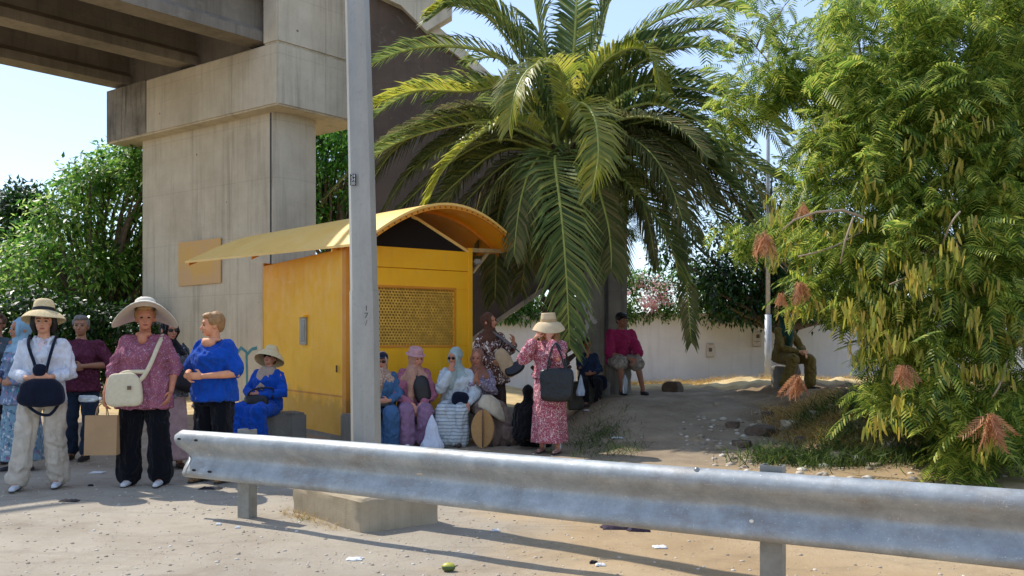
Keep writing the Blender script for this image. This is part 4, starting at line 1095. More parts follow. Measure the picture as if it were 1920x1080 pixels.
class Person:
    def __init__(s, px, py, label, yaw=0, H=1.62, sit=None, y=None, lean=0, side=0, g=1.0, head=(0,0), skinc='#a9745a', knees=None, feet=None, fem=True, vox=.0075, group=None, gz=None, foot_len=.175):
        """px, py: where the feet (standing) or the middle of the seat show; y: distance from the camera"""
        if y is None: y = HC*F/(py-HY)
        s.y = y; x = X(px, y); z = G(x, y, False) if gz is None else gz
        s.root = empty("person", (x, y, z), R(yaw), label, "person", group)
        s.S = H/1.65; s.sit = sit; s.lean = R(lean); s.side = R(side); s.g = g; s.head = head; s.vox = vox; s.fem = fem
        s.skin = skin(skinc); s.b = Body()
        s.dz = (sit/s.S + .10 - .88) if sit is not None else 0.0
        # joints in body frame (1.65 m person), facing -y
        s.hip = [V3(-.095,0,.88+s.dz), V3(.095,0,.88+s.dz)]
        if sit is not None:
            s.knee = knees or [V3(-.13,-.42,.47), V3(.13,-.42,.47)]
            s.ank = feet or [V3(-.12,-.44,.08), V3(.12,-.40,.08)]
        else:
            s.knee = knees or [V3(-.11,-.02,.48), V3(.11,-.02,.48)]
            s.ank = feet or [V3(-.12,.02,.08), V3(.12,.0,.08)]
        s.fl = foot_len
        s.arms = {}
    # transforms for upper body / head
    def U(s, p):
        q = Vector(p) - V3(0,0,.88)
        q = Matrix.Rotation(s.lean, 3, 'X') @ q; q = Matrix.Rotation(s.side, 3, 'Y') @ q
        return q + V3(0,0,.88+s.dz)
    def Hd(s, p):
        c = V3(0,.01,1.45); q = (Vector(p)-c)*1.07
        q = Matrix.Rotation(R(s.head[0]), 3, 'Z') @ (Matrix.Rotation(R(s.head[1]), 3, 'X') @ q)
        return s.U(q+c)
    def shoulder(s, i): return V3((-1,1)[i]*(.150 if s.fem else .178)*(.92+.08*s.g), .0, 1.325)
    def pose(s, L=None, Rr=None):
        """L = picture-left arm (index 0), Rr = picture-right arm (index 1): (elbow, wrist, finger_dir, palm_normal, curl)"""
        hang = lambda k: (V3(k*.24,.02,1.06), V3(k*.26,-.07,.83), V3(0,-.15,-1), V3(-k,0,0), .5)
        s.arms[0] = L or hang(-1); s.arms[1] = Rr or hang(1); return s
    def hand(s, w, d, nrm, curl, k):
        f = s.U; d = Vector(d).normalized(); nrm = Vector(nrm); nrm = (nrm - d*nrm.dot(d)).normalized(); sd = d.cross(nrm)*1.0
        w = Vector(w)
        s.b.tube([w-d*.01, w+d*.035, w+d*.085], [.024,.036,.038], 10, f, (nrm, .42))
        for i, (off, ln) in enumerate(((-.029,.066),(-.010,.075),(.010,.070),(.028,.055))):
            p = w + d*.088 + sd*off; a = R(curl*38); pts = [p]
            dd = d.copy()
            for q in (.42,.32,.26):
                dd = (dd*math.cos(a) + nrm*math.sin(a)).normalized() if q != .42 else (dd*math.cos(a*.7)+nrm*math.sin(a*.7)).normalized()
                n2 = (nrm*math.cos(a) - d*math.sin(a)); p = p + dd*ln*q*1.05; pts.append(p)
            s.b.tube(pts, [.0095,.009,.0085,.0075], 8, f)
        tk = -1 if k == 0 else 1
        t0 = w + d*.03 - sd*.028*1; 
        s.b.tube([t0, t0+(d*.6-sd*.75+nrm*.2).normalized()*.036, t0+(d*.9-sd*.5+nrm*.35).normalized()*.066], [.013,.0105,.009], 8, f)
    def flesh(s, legs=True, bare_feet=False):
        b, g, f, h = s.b, s.g, s.U, s.Hd
        tw = (.9+.1*g)
        b.stack([(0,.0,.80,.12*g,.085*g),(0,0,.90,.15*g,.105*g),(0,0,1.08,.115*g,.085*g),(0,-.005,1.24,.13*g,.09*g),(0,.0,1.33,.13*g,.07*g),(0,.005,1.385,.07,.05),(0,.005,1.42,.05,.05)], f=f)
        b.tube([V3(0,.015,1.38), V3(0,.005,1.45), V3(0,-.005,1.50)], [.054,.050,.052], 12, f)
        # head
        b.ell((0,.0,1.562), (.072,.092,.092), f=h, n=18); b.ell((0,-.038,1.515), (.056,.058,.078), f=h, n=16)
        b.ell((0,-.066,1.462), (.026,.024,.020), f=h); b.ell((-.030,-.068,1.512), (.024,.02,.022), f=h); b.ell((.030,-.068,1.512), (.024,.02,.022), f=h)
        b.tube([V3(0,-.088,1.552), V3(0,-.104,1.528), V3(0,-.110,1.515)], [.007,.010,.013], 8, h)
        b.ell((0,-.088,1.488), (.022,.011,.006), f=h); b.ell((0,-.086,1.478), (.019,.012,.006), f=h)
        b.ell((0,-.078,1.577), (.052,.018,.011), f=h)
        for k in (-1,1): b.ell((k*.073,.006,1.535), (.010,.020,.032), f=h)
        for i in (0,1):
            k = (-1,1)[i]; e, w, d, nrm, cu = s.arms[i]; sh = s.shoulder(i)
            b.tube([V3(k*.08,0,1.33), sh], [.055,.052], 10, f)
            b.tube([sh, e, w], [.05*tw, .038*tw, .025], 12, f); b.tube([Vector(e), Vector(e).lerp(Vector(w), .35), w], [.036*tw, .039*tw, .024], 12, f)
            s.hand(w, d, nrm, cu, i)
        if legs:
            for i in (0,1):
                b.tube([s.hip[i], s.knee[i]], [.078*g, .052*tw], 12); kn, an = s.knee[i], s.ank[i]
                b.tube([kn, kn.lerp(an,.35), an], [.050*tw, .052*tw, .034], 12)
                b.tube([an-V3(0,-.02,.03), an+V3(0,-.10,-.045)], [.036,.026], 10)
    def eyes(s, glasses=False):
        f = s.Hd
        if glasses:
            gb = MB(); B = Body()
            for k in (-1,1): B.ell((k*.030,-.094,1.545), (.026,.008,.019), f=f)
            B.tube([V3(-.01,-.098,1.55), V3(.01,-.098,1.55)], .004, 6, f)
            for k in (-1,1): B.tube([V3(k*.054,-.088,1.55), V3(k*.076,0,1.545)], .004, 6, f)
            B.mb.v = [v*s.S for v in B.mb.v]; o = B.mb.build("sunglasses" if glasses is True else "glasses", GLASSES, s.root, True)
        if glasses is not True:
            for k in (-1,1):
                B = Body(); B.ell((k*.029,-.0865,1.546), (.0125,.008,.0065), f=f); B.mb.v = [v*s.S for v in B.mb.v]; B.mb.build("eye", DARKM, s.root, True)
        B = Body(); B.ell((0,-.094,1.483), (.021,.008,.0075), f=f); B.mb.v = [v*s.S for v in B.mb.v]; B.mb.build("lips", LIPM, s.root, True)
    def finish_body(s):
        s.b.fuse("body", s.skin, s.root, vox=s.vox, smooth=2, sc=s.S)
    def brows(s, m):
        for k in (-1,1):
            B = Body(); B.tube([V3(k*.014,-.094,1.567), V3(k*.030,-.094,1.572), V3(k*.046,-.084,1.566)], .004, 6, s.Hd); B.mb.v = [v*s.S for v in B.mb.v]; B.mb.build("eyebrow", m, s.root, True)
    def hair(s, m, kind="short"):
        B = Body(); f = s.Hd
        B.ell((0,.022,1.580), (.083,.088,.088), f=f, n=20)
        B.ell((0,-.03,1.628), (.070,.062,.034), f=f)
        for k in (-1,1): B.ell((k*.066,.005,1.575), (.022,.045,.045), f=f)
        if kind in ("short", "bob"): B.ell((0,.055,1.53), (.065,.045,.06), f=f)
        if kind == "bob":
            for k in (-1,1): B.tube([V3(k*.070,-.01,1.59), V3(k*.080,0,1.52), V3(k*.070,.01,1.46)], [.03,.03,.02], 8, f)
            B.tube([V3(-.05,-.075,1.615), V3(0,-.088,1.61), V3(.05,-.075,1.615)], .016, 8, f)
        if kind == "long":
            B.tube([V3(0,.06,1.58), V3(0,.085,1.45), V3(.0,.09,1.30), V3(0,.10,1.22)], [.075,.085,.08,.03], 12, f)
            for k in (-1,1): B.tube([V3(k*.06,.0,1.60), V3(k*.085,.01,1.50), V3(k*.09,-.01,1.36), V3(k*.09,-.03,1.25)], [.03,.035,.04,.02], 10, f)
        B.fuse("hair", m, s.root, vox=.009, smooth=2, disp=.018, dscale=.03, sc=s.S)
    def hijab(s, m, cape=.30, name="headscarf", chest=0, point=None):
        B = Body(); f = s.Hd; u = s.U; g = s.g
        B.ell((0,.018,1.572), (.086,.098,.102), f=f, n=20)
        ring = [V3(.066*math.cos(a), -.052-.012*math.cos(2*a), 1.537+.086*math.sin(a)) for a in [2*math.pi*i/16 for i in range(17)]]
        B.tube(ring, .018, 8, f)
        B.tube([V3(0,.01,1.50), V3(0,.0,1.42)], [.075,.080], 14, f); B.tube([V3(0,-.05,1.455), V3(0,-.055,1.43)], [.035,.05], 10, u)
        z0 = 1.40-cape
        B.stack([(0,-.02,z0,.19*g,.135*g),(0,-.01,1.30,.20*g,.125*g),(0,0,1.375,.135,.09),(0,0,1.44,.08,.078)], f=u, rip=.05, k=6)
        if chest: B.tube([V3(-.03,-.11*g,1.36), V3(-.04,-.155*g,1.22), V3(-.05,-.155*g,1.36-chest)], [.07,.06,.045], 10, u)
        B.fuse(name, m, s.root, vox=.011, smooth=2, disp=.02, dscale=.08, sc=s.S)
    def top(s, m, hem=.82, sleeve=1.0, flare=1.0, neck='v', name="blouse", loose=.022, cuff=None, rip=.03, sw=.013):
        """sleeve: 0..1 shoulder->elbow, 1..2 elbow->wrist"""
        B = Body(); u = s.U; g = s.g; l = loose
        rg = [(0,-.005,hem,(.168*g+l)*flare,(.125*g+l)*flare)]
        if hem < .9: rg.append((0,-.003,.93,(.165*g+l)*(.5+.5*flare),(.120*g+l)*(.5+.5*flare)))
        rg += [(0,-.004,1.08,.142*g+l,.108*g+l),(0,-.022,1.22,.152*g+l,.122*g+l),(0,-.008,1.31,.158*g+l*.6,.088*g+l*.5),(0,.004,1.365,.105+l*.4,.062+l*.4),(0,.008,1.395,.066+l*.4,.05+l*.4)]
        if s.sit is not None: 
            rg = [r for r in rg if r[2] >= .85] or rg
            rg.insert(0, (0,-.01,.83,(.17*g+l),(.13*g+l)))
        B.stack(rg, f=u, rip=rip, k=5, ph=g*9)
        if s.fem:
            for k in (-1,1): B.ell((k*.068,-.095*g,1.215), (.07,.055,.065), f=u)
        tw = .9+.1*g
        for i in (0,1):
            k = (-1,1)[i]; e, w = Vector(s.arms[i][0]), Vector(s.arms[i][1]); sh = s.shoulder(i)
            B.tube([V3(k*.09,0,1.33), sh], [.058,.062*tw], 12, u)
            if sleeve <= 1: B.tube([sh, sh.lerp(e, sleeve)], [.062*tw+sw*.4, .050*tw+sw], 12, u)
            else:
                t = sleeve-1; q = e.lerp(w, t); B.tube([sh, e, q], [.062*tw+sw*.4, .048*tw+sw, (cuff or (.034+sw))], 12, u)
        B.fuse(name, m, s.root, vox=.011, smooth=2, disp=.045, sc=s.S)
    def trousers(s, m, flare=.06, ankle=None, waist=1.02, upto=1.0, name="trousers", thick=1.0):
        B = Body(); g = s.g
        tz = s.dz
        if s.sit is None: B.stack([(0,0,.76,.13*g,.11*g),(0,0,.88,.172*g,.128*g),(0,0,waist,.140*g,.108*g)])
        else: B.stack([(0,.0,.80,.16*g,.12*g),(0,0,.88,.175*g,.13*g),(0,0,1.0,.14*g,.11*g)], f=s.U)
        for i in (0,1):
            h, k, a = s.hip[i], s.knee[i], s.ank[i]
            rk = (.075+flare*.25)*thick; ra = (.052+flare)*thick
            if upto >= 1: B.tube([h, k], [.098*g, rk], 14); B.tube([k, k.lerp(a,.5), a+V3(0,.015,.03)], [rk, (rk+ra)/2, ra], 14)
            else: B.tube([h, h.lerp(k, upto)], [.10*g, rk+.02], 14)
        B.fuse(name, m, s.root, vox=.012, smooth=2, disp=.045, sc=s.S)
    def skirt(s, m, hem=.12, w=.26, d=.22, rip=.06, k=8, name="skirt", top=1.0, cx=0, cy=0):
        B = Body(); g = s.g
        B.stack([(cx,cy,hem,w,d),(cx*.5,cy*.5,.50,(w+.175*g)/2,(d+.14*g)/2),(0,0,.86,.178*g,.136*g),(0,0,top,.142*g,.112*g)], rip=rip, k=k)
        B.fuse(name, m, s.root, vox=.012, smooth=3, disp=.02, dscale=.14, sc=s.S)
    def lapskirt(s, m, low=.14, r=.11, name="skirt", fill=True):
        """skirt of a seated person: over thighs and down from the knees"""
        B = Body(); g = s.g
        B.stack([(0,.0,.80,.17*g,.13*g),(0,0,.9,.175*g,.13*g),(0,0,.98,.15*g,.115*g)], f=s.U)
        c = [(s.hip[0]+s.hip[1])/2, (s.knee[0]+s.knee[1])/2, (s.ank[0]+s.ank[1])/2]
        for i in (0,1):
            B.tube([s.hip[i], s.knee[i]], [.105*g, r*.9], 14)
            a = s.ank[i].copy(); a.z = low; B.tube([s.knee[i], a], [r*.85, r*1.1], 14)
        if fill:
            a = c[2].copy(); a.z = low
            B.tube([c[0], c[1]-V3(0,-.03,.02), a], [.10, r*.85, r*1.1], 14)
        B.fuse(name, m, s.root, vox=.012, smooth=3, disp=.045, sc=s.S)
    def shoes(s, m, l=None, sock=None, name="shoe"):
        l = l or s.fl
        for i in (0,1):
            a = s.ank[i]; B = Body()
            B.tube([a+V3(0,.035,-.045), a+V3(0,-.05,-.045), a+V3(0,-l,-.052)], [.034,.037,.028], 12, None, ((0,0,1), .85))
            B.tube([a+V3(0,.02,-.03), a+V3(0,.012,.0)], [.036,.036], 10)
            o = B.fuse(name, m, s.root, vox=.009, smooth=2, sc=s.S)
            B = Body(); B.tube([a+V3(0,.04,-.070), a+V3(0,-.05,-.070), a+V3(0,-l-.005,-.070)], [.036,.038,.031], 10, None, ((0,0,1), .28))
            so_ = B.fuse("sole", SOLE, o, vox=.009, smooth=1, sc=s.S)
            if sock:
                B = Body(); B.tube([a+V3(0,.01,-.01), a+V3(0,.005,.10)], [.040,.043], 10); B.fuse("sock", sock, s.root, vox=.01, smooth=1, sc=s.S)
    def hat(s, m, brim=.17, droop=-.10, wave=.015, crown=.10, band=None, tilt=0, z=1.625, top=.062, cr=.088, back=0, name="hat", wk=2, wp=0):
        B = MB(); 
        def f(v):
            v = Matrix.Rotation(R(tilt), 3, 'X') @ (Vector(v)-V3(0,.005,z)) + V3(0,.005,z); return s.Hd(v)*s.S
        nu, nr = 40, 8
        def bp(u, v, dz=0):
            th = 2*math.pi*u; r_ = cr*.98 + (brim-cr*.98+.0)*v; zz = z + droop*v*v*brim*2 + wave*math.sin(wk*th+wp)*v
            return f((r_*math.cos(th), .005+r_*1.05*math.sin(th), zz+dz))
        B.grid(lambda u, v: bp(u, v), nu, nr, True); B.grid(lambda u, v: bp(u, v, -.006), nu, nr, True); B.grid(lambda u, v: bp(u, 1, -.006*v), nu, 2, True)
        prof_ = [(cr,0),(cr*.98,crown*.4),(cr*.90,crown*.8),(top,crown*.98),(top*.5,crown*.96),(.001,crown*.92)]
        def cp(u, v):
            k = v*(len(prof_)-1); j = min(int(k), len(prof_)-2); t = k-j; r_ = prof_[j][0]*(1-t)+prof_[j+1][0]*t; zz = prof_[j][1]*(1-t)+prof_[j+1][1]*t
            th = 2*math.pi*u; return f((r_*math.cos(th), .005+r_*1.08*math.sin(th), z-.003+zz))
        B.grid(cp, nu, 14, True)
        o = B.build(name, m, s.root, True)
        if band:
            C = MB(); C.grid(lambda u, v: f(((cr+.004)*math.cos(2*math.pi*u), .005+(cr+.004)*1.08*math.sin(2*math.pi*u), z+.002+.028*v)), nu, 2, True); C.build("hat_band", band, o, True)
        return o
    def cap(s, m):
        B = Body(); f = s.Hd
        B.ell((0,.012,1.592), (.084,.098,.075), f=f, n=18); B.fuse("cap", m, s.root, vox=.009, smooth=1, sc=s.S)
        B = Body(); B.ell((0,-.11,1.598), (.062,.065,.008), f=f); B.mb.v = [v*s.S for v in B.mb.v]; B.mb.build("cap_peak", m, s.root, True)
    def wp(s, p, upper=True):
        """body-frame point -> world"""
        q = (s.U(p) if upper else Vector(p))*s.S
        return s.root.matrix_basis @ q

STRAW = N("straw"); a = STRAW.ramp(STRAW.noise(60, 4), [(.3, '#c9ae7c'), (.7, '#e3cfa2')])
w_ = STRAW.n("TexWave"); w_.inputs["Scale"].default_value = 60; STRAW.t.links.new(STRAW.tc.outputs["Object"], w_.inputs[0]); STRAW.col(a); STRAW.rough(.85); STRAW.bump(w_.outputs["Fac"], .4, .003); STRAW = STRAW.m
WSTRAW = simple("white_straw", '#ddd4c2', .85, .1, 40, bump=.4, bscale=120)
HAIRB = simple("black_hair", '#1a1614', .5, .3, 40, bump=.6, bscale=90, bdist=.01); HAIRG = simple("grey_hair", '#6f6a64', .6, .3, 40, bump=.6, bscale=90)
HAIRL = simple("blonde_hair", '#9c7448', .55, .3, 40, bump=.6, bscale=90, bdist=.01); HAIRR = simple("brown_hair", '#4a3526', .55, .3, 40, bump=.6, bscale=90)
for o_ in ():
    pass
def clasp(fw=-.24, z=1.02, out=.26, hx=.035, el=1.06):
    """forearms across the belly, hands together"""
    return ((V3(-out*.88,.02,el), V3(-.09,fw+.02,z), V3(1,-.15,-.05), V3(0,1,.1), .75), (V3(out*.88,.02,el), V3(.10,fw,z+.01), V3(-1,-.1,.0), V3(0,1,.1), .8))
def bag(name, c, size, m, label, cat="bag", yaw=0, group=None, strap=None, strap_m=None, sr=.012, pw=2.6, tilt=0, taper=0.0, sag=.0):
    """soft bag: superellipsoid body; c world centre"""
    e = empty(name, c, 0, label, cat, group); mb = MB(); M = Matrix.Rotation(R(yaw), 3, 'Z') @ Matrix.Rotation(R(tilt), 3, 'Y')
    sp = lambda v, p: math.copysign(abs(v)**(2/p), v)
    def f(u, v):
        th = 2*math.pi*u; ph = math.pi*(v-.5); x = sp(math.cos(ph), pw)*sp(math.cos(th), pw)*size[0]/2; y = sp(math.cos(ph), pw)*sp(math.sin(th), pw)*size[1]/2; z = sp(math.sin(ph), pw)*size[2]/2
        k = 1 + taper*(z/size[2]); z -= sag*(x/size[0])**2*0
        w = Vector((x*k, y*(1-.35*(z/size[2]+.5)), z)); w += w*0
        w += w.normalized()*mnoise.noise(w*11+Vector(c))*.012 if w.length > 1e-4 else w*0
        return Vector(c) + M @ w
    mb.grid(f, 32, 20, True); under(e, mb.build("bag_body", m, smooth=True))
    if strap:
        for st in strap:
            b2 = MB(); b2.tube(st, sr, 6); under(e, b2.build("strap", strap_m or m, smooth=True))
    return e
def smoothline(P, n=5):
    P = [Vector(p) for p in P]; out = []
    for i in range(len(P)-1):
        p0, p1, p2, p3 = P[max(i-1,0)], P[i], P[i+1], P[min(i+2,len(P)-1)]
        for k in range(n):
            u = k/n; out.append(.5*((2*p1)+(-p0+p2)*u+(2*p0-5*p1+4*p2-p3)*u*u+(-p0+3*p1-3*p2+p3)*u**3))
    out.append(P[-1]); return out
LEATHB = simple("black_leather", '#17171a', .42, .25, 20, bump=.3, bscale=120); CANVAS = simple("cream_canvas", '#cfc2a4', .85, .08, 30, bump=.3, bscale=220)
NAVY = fabric("navy_bag", '#141a2c'); 

# 1 white linen shirt woman
p = Person(82, 915, "person in a white open linen shirt, cream wide trousers and straw hat with black band", yaw=16, H=1.66, g=.98, head=(4,0), skinc='#b07f64',
           feet=[V3(-.21,-.06,.08), V3(.11,.06,.08)], knees=[V3(-.15,-.05,.47), V3(.10,-.01,.47)])
p.pose(*clasp(-.235, 1.03, .265)); p.flesh(); p.finish_body(); p.eyes(); p.hair(HAIRB, "bob"); p.brows(HAIRB)
LIN = fabric("white_linen", '#d9dde6'); CREAM = fabric("cream_linen", '#cbbfae')
p.trousers(CREAM, flare=.042, thick=1.05); p.top(LIN, hem=.80, sleeve=1.72, flare=1.02, loose=.022, cuff=.048, name="linen_shirt")
B = Body(); B.stack([(0,-.075,1.06,.060,.075),(0,-.08,1.22,.055,.082),(0,-.055,1.34,.05,.05),(0,-.04,1.39,.03,.02)], f=p.U); B.fuse("inner_top", pattern("pink_print", '#d8c6c8', ['#a8767f','#e9dcd8'], 45, .4), p.root, vox=.009, sc=p.S)
for k in (-1,1):
    B = Body(); B.tube([V3(k*.075,.03,1.405), V3(k*.065,-.055,1.385), V3(k*.045,-.10,1.31)], [.020,.020,.010], 8, p.U); B.fuse("collar", LIN, p.root, vox=.008, sc=p.S)
p.shoes(simple("white_shoe", '#c9ccd2', .6)); p.hat(STRAW, brim=.175, droop=-.20, wave=.012, crown=.115, band=simple("black_ribbon", '#15151a', .6), tilt=-13, wp=1)
bag("belly_bag", p.wp((.03,-.24,.90)), (.38,.15,.26), NAVY, "navy blue fabric bag hanging at the belly of the white-shirted person", yaw=16, taper=-.25, pw=3.4,
    strap=[smoothline([p.wp((-.12,.02,1.42)), p.wp((-.10,-.12,1.33)), p.wp((-.03,-.20,1.15)), p.wp((.0,-.215,1.02))]), smoothline([p.wp((.10,.03,1.41)), p.wp((.10,-.10,1.33)), p.wp((.08,-.19,1.18)), p.wp((.05,-.21,1.02))]),
           smoothline([p.wp((-.10,-.22,.80)), p.wp((.0,-.25,.72)), p.wp((.10,-.24,.70)), p.wp((.17,-.20,.80))])], sr=.014)
bag("camera_pouch", p.wp((.02,-.235,1.10)), (.12,.07,.12), NAVY, "small dark pouch on the crossed straps over the white shirt", yaw=16)

# 2 light blue scarf woman behind, 3 dark edge person
FLB = pattern("blue_floral", '#7f9aa8', ['#a7bcc4','#8f6f88','#4f6f86','#c9cfd2'], 26, .5)
FLP = pattern("lilac_floral", '#7c8ba6', ['#a98aa0','#b9c3d2','#5f7a99','#3f8fa0'], 30, .5)
p = Person(40, 884, "person in a pale blue headscarf and floral blouse and skirt, behind the white-shirted one", yaw=-28, H=1.60, g=1.05, head=(-10,0), skinc='#9a6a50')
p.pose((V3(-.27,.0,1.08), V3(-.17,-.22,1.02), V3(1,-.2,-.1), V3(0,1,0), .7), (V3(.27,.02,1.06), V3(.15,-.22,.98), V3(-1,-.1,0), V3(0,1,0), .7))
p.flesh(); p.finish_body(); p.eyes(); p.hijab(fabric("paleblue_scarf", '#8fb2c6'), cape=.10); p.skirt(FLB, hem=.13, w=.25, d=.22); p.top(FLP, hem=.74, sleeve=1.85, flare=1.12, loose=.03); p.shoes(simple("grey_shoe", '#4a4c52', .7))
p = Person(-6, 868, "dark-clothed person with sunglasses, cut off by the left picture edge", yaw=12, H=1.68, g=1.15, fem=False, skinc='#8d6350')
p.pose(); p.flesh(); p.finish_body(); p.eyes(True); p.hair(HAIRR, "short"); p.trousers(pattern("dark_floral", '#14141c', ['#3a3440','#54403c'], 22, .4), flare=.05); p.top(fabric("teal_grey", '#46525a'), hem=.84, sleeve=.9, loose=.03, name="shirt"); p.shoes(simple("dark_shoe", '#1f1f22', .7))
bag("shoulder_bag", p.wp((.24,-.14,1.02)), (.34,.12,.34), LEATHB, "big black bag between the edge person and the floral blouse", yaw=10, strap=[smoothline([p.wp((.18,0,1.40)), p.wp((.22,-.10,1.2)), p.wp((.24,-.14,1.15))])])
# 4 plum shirt man
p = Person(152, 862, "grey-haired person in a plum shirt and dark jeans, arms crossed at the waist", yaw=6, H=1.66, g=1.08, head=(8,0), fem=False, skinc='#8e6249', feet=[V3(-.13,.05,.08), V3(.06,-.02,.08)])
p.pose((V3(-.29,.03,1.09), V3(-.06,-.22,1.06), V3(1,-.1,.1), V3(0,1,0), .5), (V3(.30,.03,1.10), V3(.10,-.22,1.09), V3(-1,-.1,-.1), V3(0,1,0), .4))
p.flesh(); p.finish_body(); p.eyes(); p.hair(HAIRG, "short"); p.brows(HAIRG); p.trousers(fabric("dark_jeans", '#2a3648'), flare=.02); p.top(pattern("plum_check", '#5c2b3c', ['#6d3a4c','#4a2030'], 40, .5), hem=.80, sleeve=.95, loose=.035, name="shirt", sw=.03); p.shoes(simple("dark_shoe2", '#26221f', .7))
# 5 rose tunic
ROSE = pattern("rose_specks", '#965a6c', ['#e0c2c4','#c79aa2','#d8cfd6','#8a6aa0'], 44, .30, dist=.8)
BLK = fabric("black_cloth", '#0d0e16')
p = Person(272, 910, "person in a rose speckled tunic and a very wide floppy straw hat", yaw=8, H=1.70, g=1.17, head=(14,0), skinc='#a86f55', feet=[V3(-.15,.02,.08), V3(.14,-.02,.08)], knees=[V3(-.13,-.02,.48), V3(.13,-.04,.48)])
p.pose((V3(-.27,.02,1.08), V3(-.31,-.14,.86), V3(.05,-.3,-1), V3(1,0,0), .9), (V3(.25,.05,1.10), V3(.25,-.08,.88), V3(-.2,-.5,-1), V3(-1,0,0), .5))
p.flesh(); p.finish_body(); p.eyes(); p.hair(HAIRL, "short")
p.trousers(BLK, flare=.045, thick=1.12); p.top(ROSE, hem=.72, sleeve=1.22, flare=1.10, loose=.035, name="tunic", cuff=.062, sw=.02)
p.shoes(simple("white_shoe2", '#cfd0d2', .6), l=.17); B = Body(); B.ell((0,-.088,1.36), (.045,.042,.058), f=p.U); B.ell((0,-.05,1.40),(.075,.05,.03), f=p.U); B.fuse("bare_neckline", p.skin, p.root, vox=.009, sc=p.S)
p.hat(WSTRAW, brim=.265, droop=-.16, wave=-.07, crown=.095, tilt=-15, wp=1.57, cr=.092, band=simple("rose_ribbon", '#b57a7a', .7))
c = p.wp((-.11,-.27,.90))
bag("crossbody_bag", c, (.31,.10,.31), CANVAS, "cream canvas shoulder bag across the rose speckled tunic", yaw=8, taper=-.25, pw=4.2, strap_m=CANVAS, sr=.022,
    strap=[smoothline([p.wp((.16,.0,1.39)), p.wp((.15,-.13,1.30)), p.wp((.11,-.225,1.14)), p.wp((.06,-.25,1.03)), p.wp((.0,-.25,.96))]), smoothline([p.wp((-.20,-.24,.98)), p.wp((-.12,-.22,1.05)), p.wp((.07,-.24,1.06))])])
mb = MB(); q = p.wp((-.05,-.325,.92)); mb.box(q, (.035,.006,.035), R(8)); mb.build("tmp_logo", simple("logo_brown", '#6b5340', .6)); lo = bpy.data.objects[-1] if False else [o for o in col.objects if o.name.startswith("tmp_logo")][0]
lo.name = "bag_badge"; under([o for o in col.objects if o.name.startswith("crossbody_bag")][0], lo)
# paper bag and bottle in the picture-left hand
hp = p.wp((-.32,-.19,.76))
pb = empty("paper_bag", (hp.x, hp.y, hp.z-.46), R(4), "plain brown paper carrier bag held low by the rose-tunic person", "paper bag")
KR = simple("kraft_paper", '#a88762', .85, .08, 6, bump=.25, bscale=20, bdist=.01)
mb = MB(); w2, h2, d2 = .145, .365, .05
mb.add([(-w2,-d2,0),(w2,-d2,0),(w2,d2,0),(-w2,d2,0),(-w2,-d2*.5,h2),(w2,-d2*.5,h2),(w2,d2*.5,h2),(-w2,d2*.5,h2)], [(0,1,5,4),(1,2,6,5),(2,3,7,6),(3,0,4,7),(0,3,2,1)])
o = mb.build("bag_body", KR, pb); sm = o.modifiers.new("t", 'SOLIDIFY'); sm.thickness = .002
for sg in (-1,1):
    b2 = MB(); b2.tube(smoothline([(-.05,sg*d2*.5,h2-.02),(-.04,sg*.01,h2+.07),(0,0,h2+.105),(.04,sg*.01,h2+.07),(.05,sg*d2*.5,h2-.02)]), .005, 6); b2.build("handle", KR, pb, True)
bt = empty("water_bottle", hp+Vector((-.10,0,.06)), 0, "clear plastic water bottle held sideways above the paper bag", "bottle")
GL = N("clear_plastic"); GL.col('#cfd8dc'); GL.rough(.1); GL.b.inputs["Transmission Weight"].default_value = .6
mb = MB(); mb.tube([(-.11,0,0),(-.105,0,0),(-.03,0,0),(.03,0,0),(.06,0,0),(.075,0,0)], [.015,.032,.033,.032,.018,.012], 14); mb.build("bottle_body", GL.m, bt, True)
mb = MB(); mb.tube([(.075,0,0),(.095,0,0)], .014, 12); mb.build("bottle_cap", simple("cap_white", '#dfe3e6', .5), bt, True)
# 6 black scarf woman behind
p = Person(316, 878, "person in a black headscarf and sunglasses, half hidden between rose and blue tops", yaw=38, H=1.60, g=1.0, head=(12,4), skinc='#9a6a52')
p.pose(); p.flesh(); p.finish_body(); p.eyes(True); p.hijab(fabric("black_scarf", '#101014'), cape=.14); p.skirt(fabric("dusty_pink", '#b99a98'), hem=.10, w=.24, d=.2); p.top(pattern("grey_print", '#5f6066', ['#8e8f94','#3a3b42'], 36, .5), hem=.80, sleeve=1.8, loose=.03); p.shoes(simple("brown_sandal", '#4b3226', .7))
bag("handbag", p.wp((.18,-.22,.98)), (.32,.12,.26), LEATHB, "black leather handbag between the rose tunic and the blue top", yaw=30, strap=[smoothline([p.wp((.16,0,1.40)), p.wp((.19,-.14,1.25)), p.wp((.18,-.2,1.09))])])
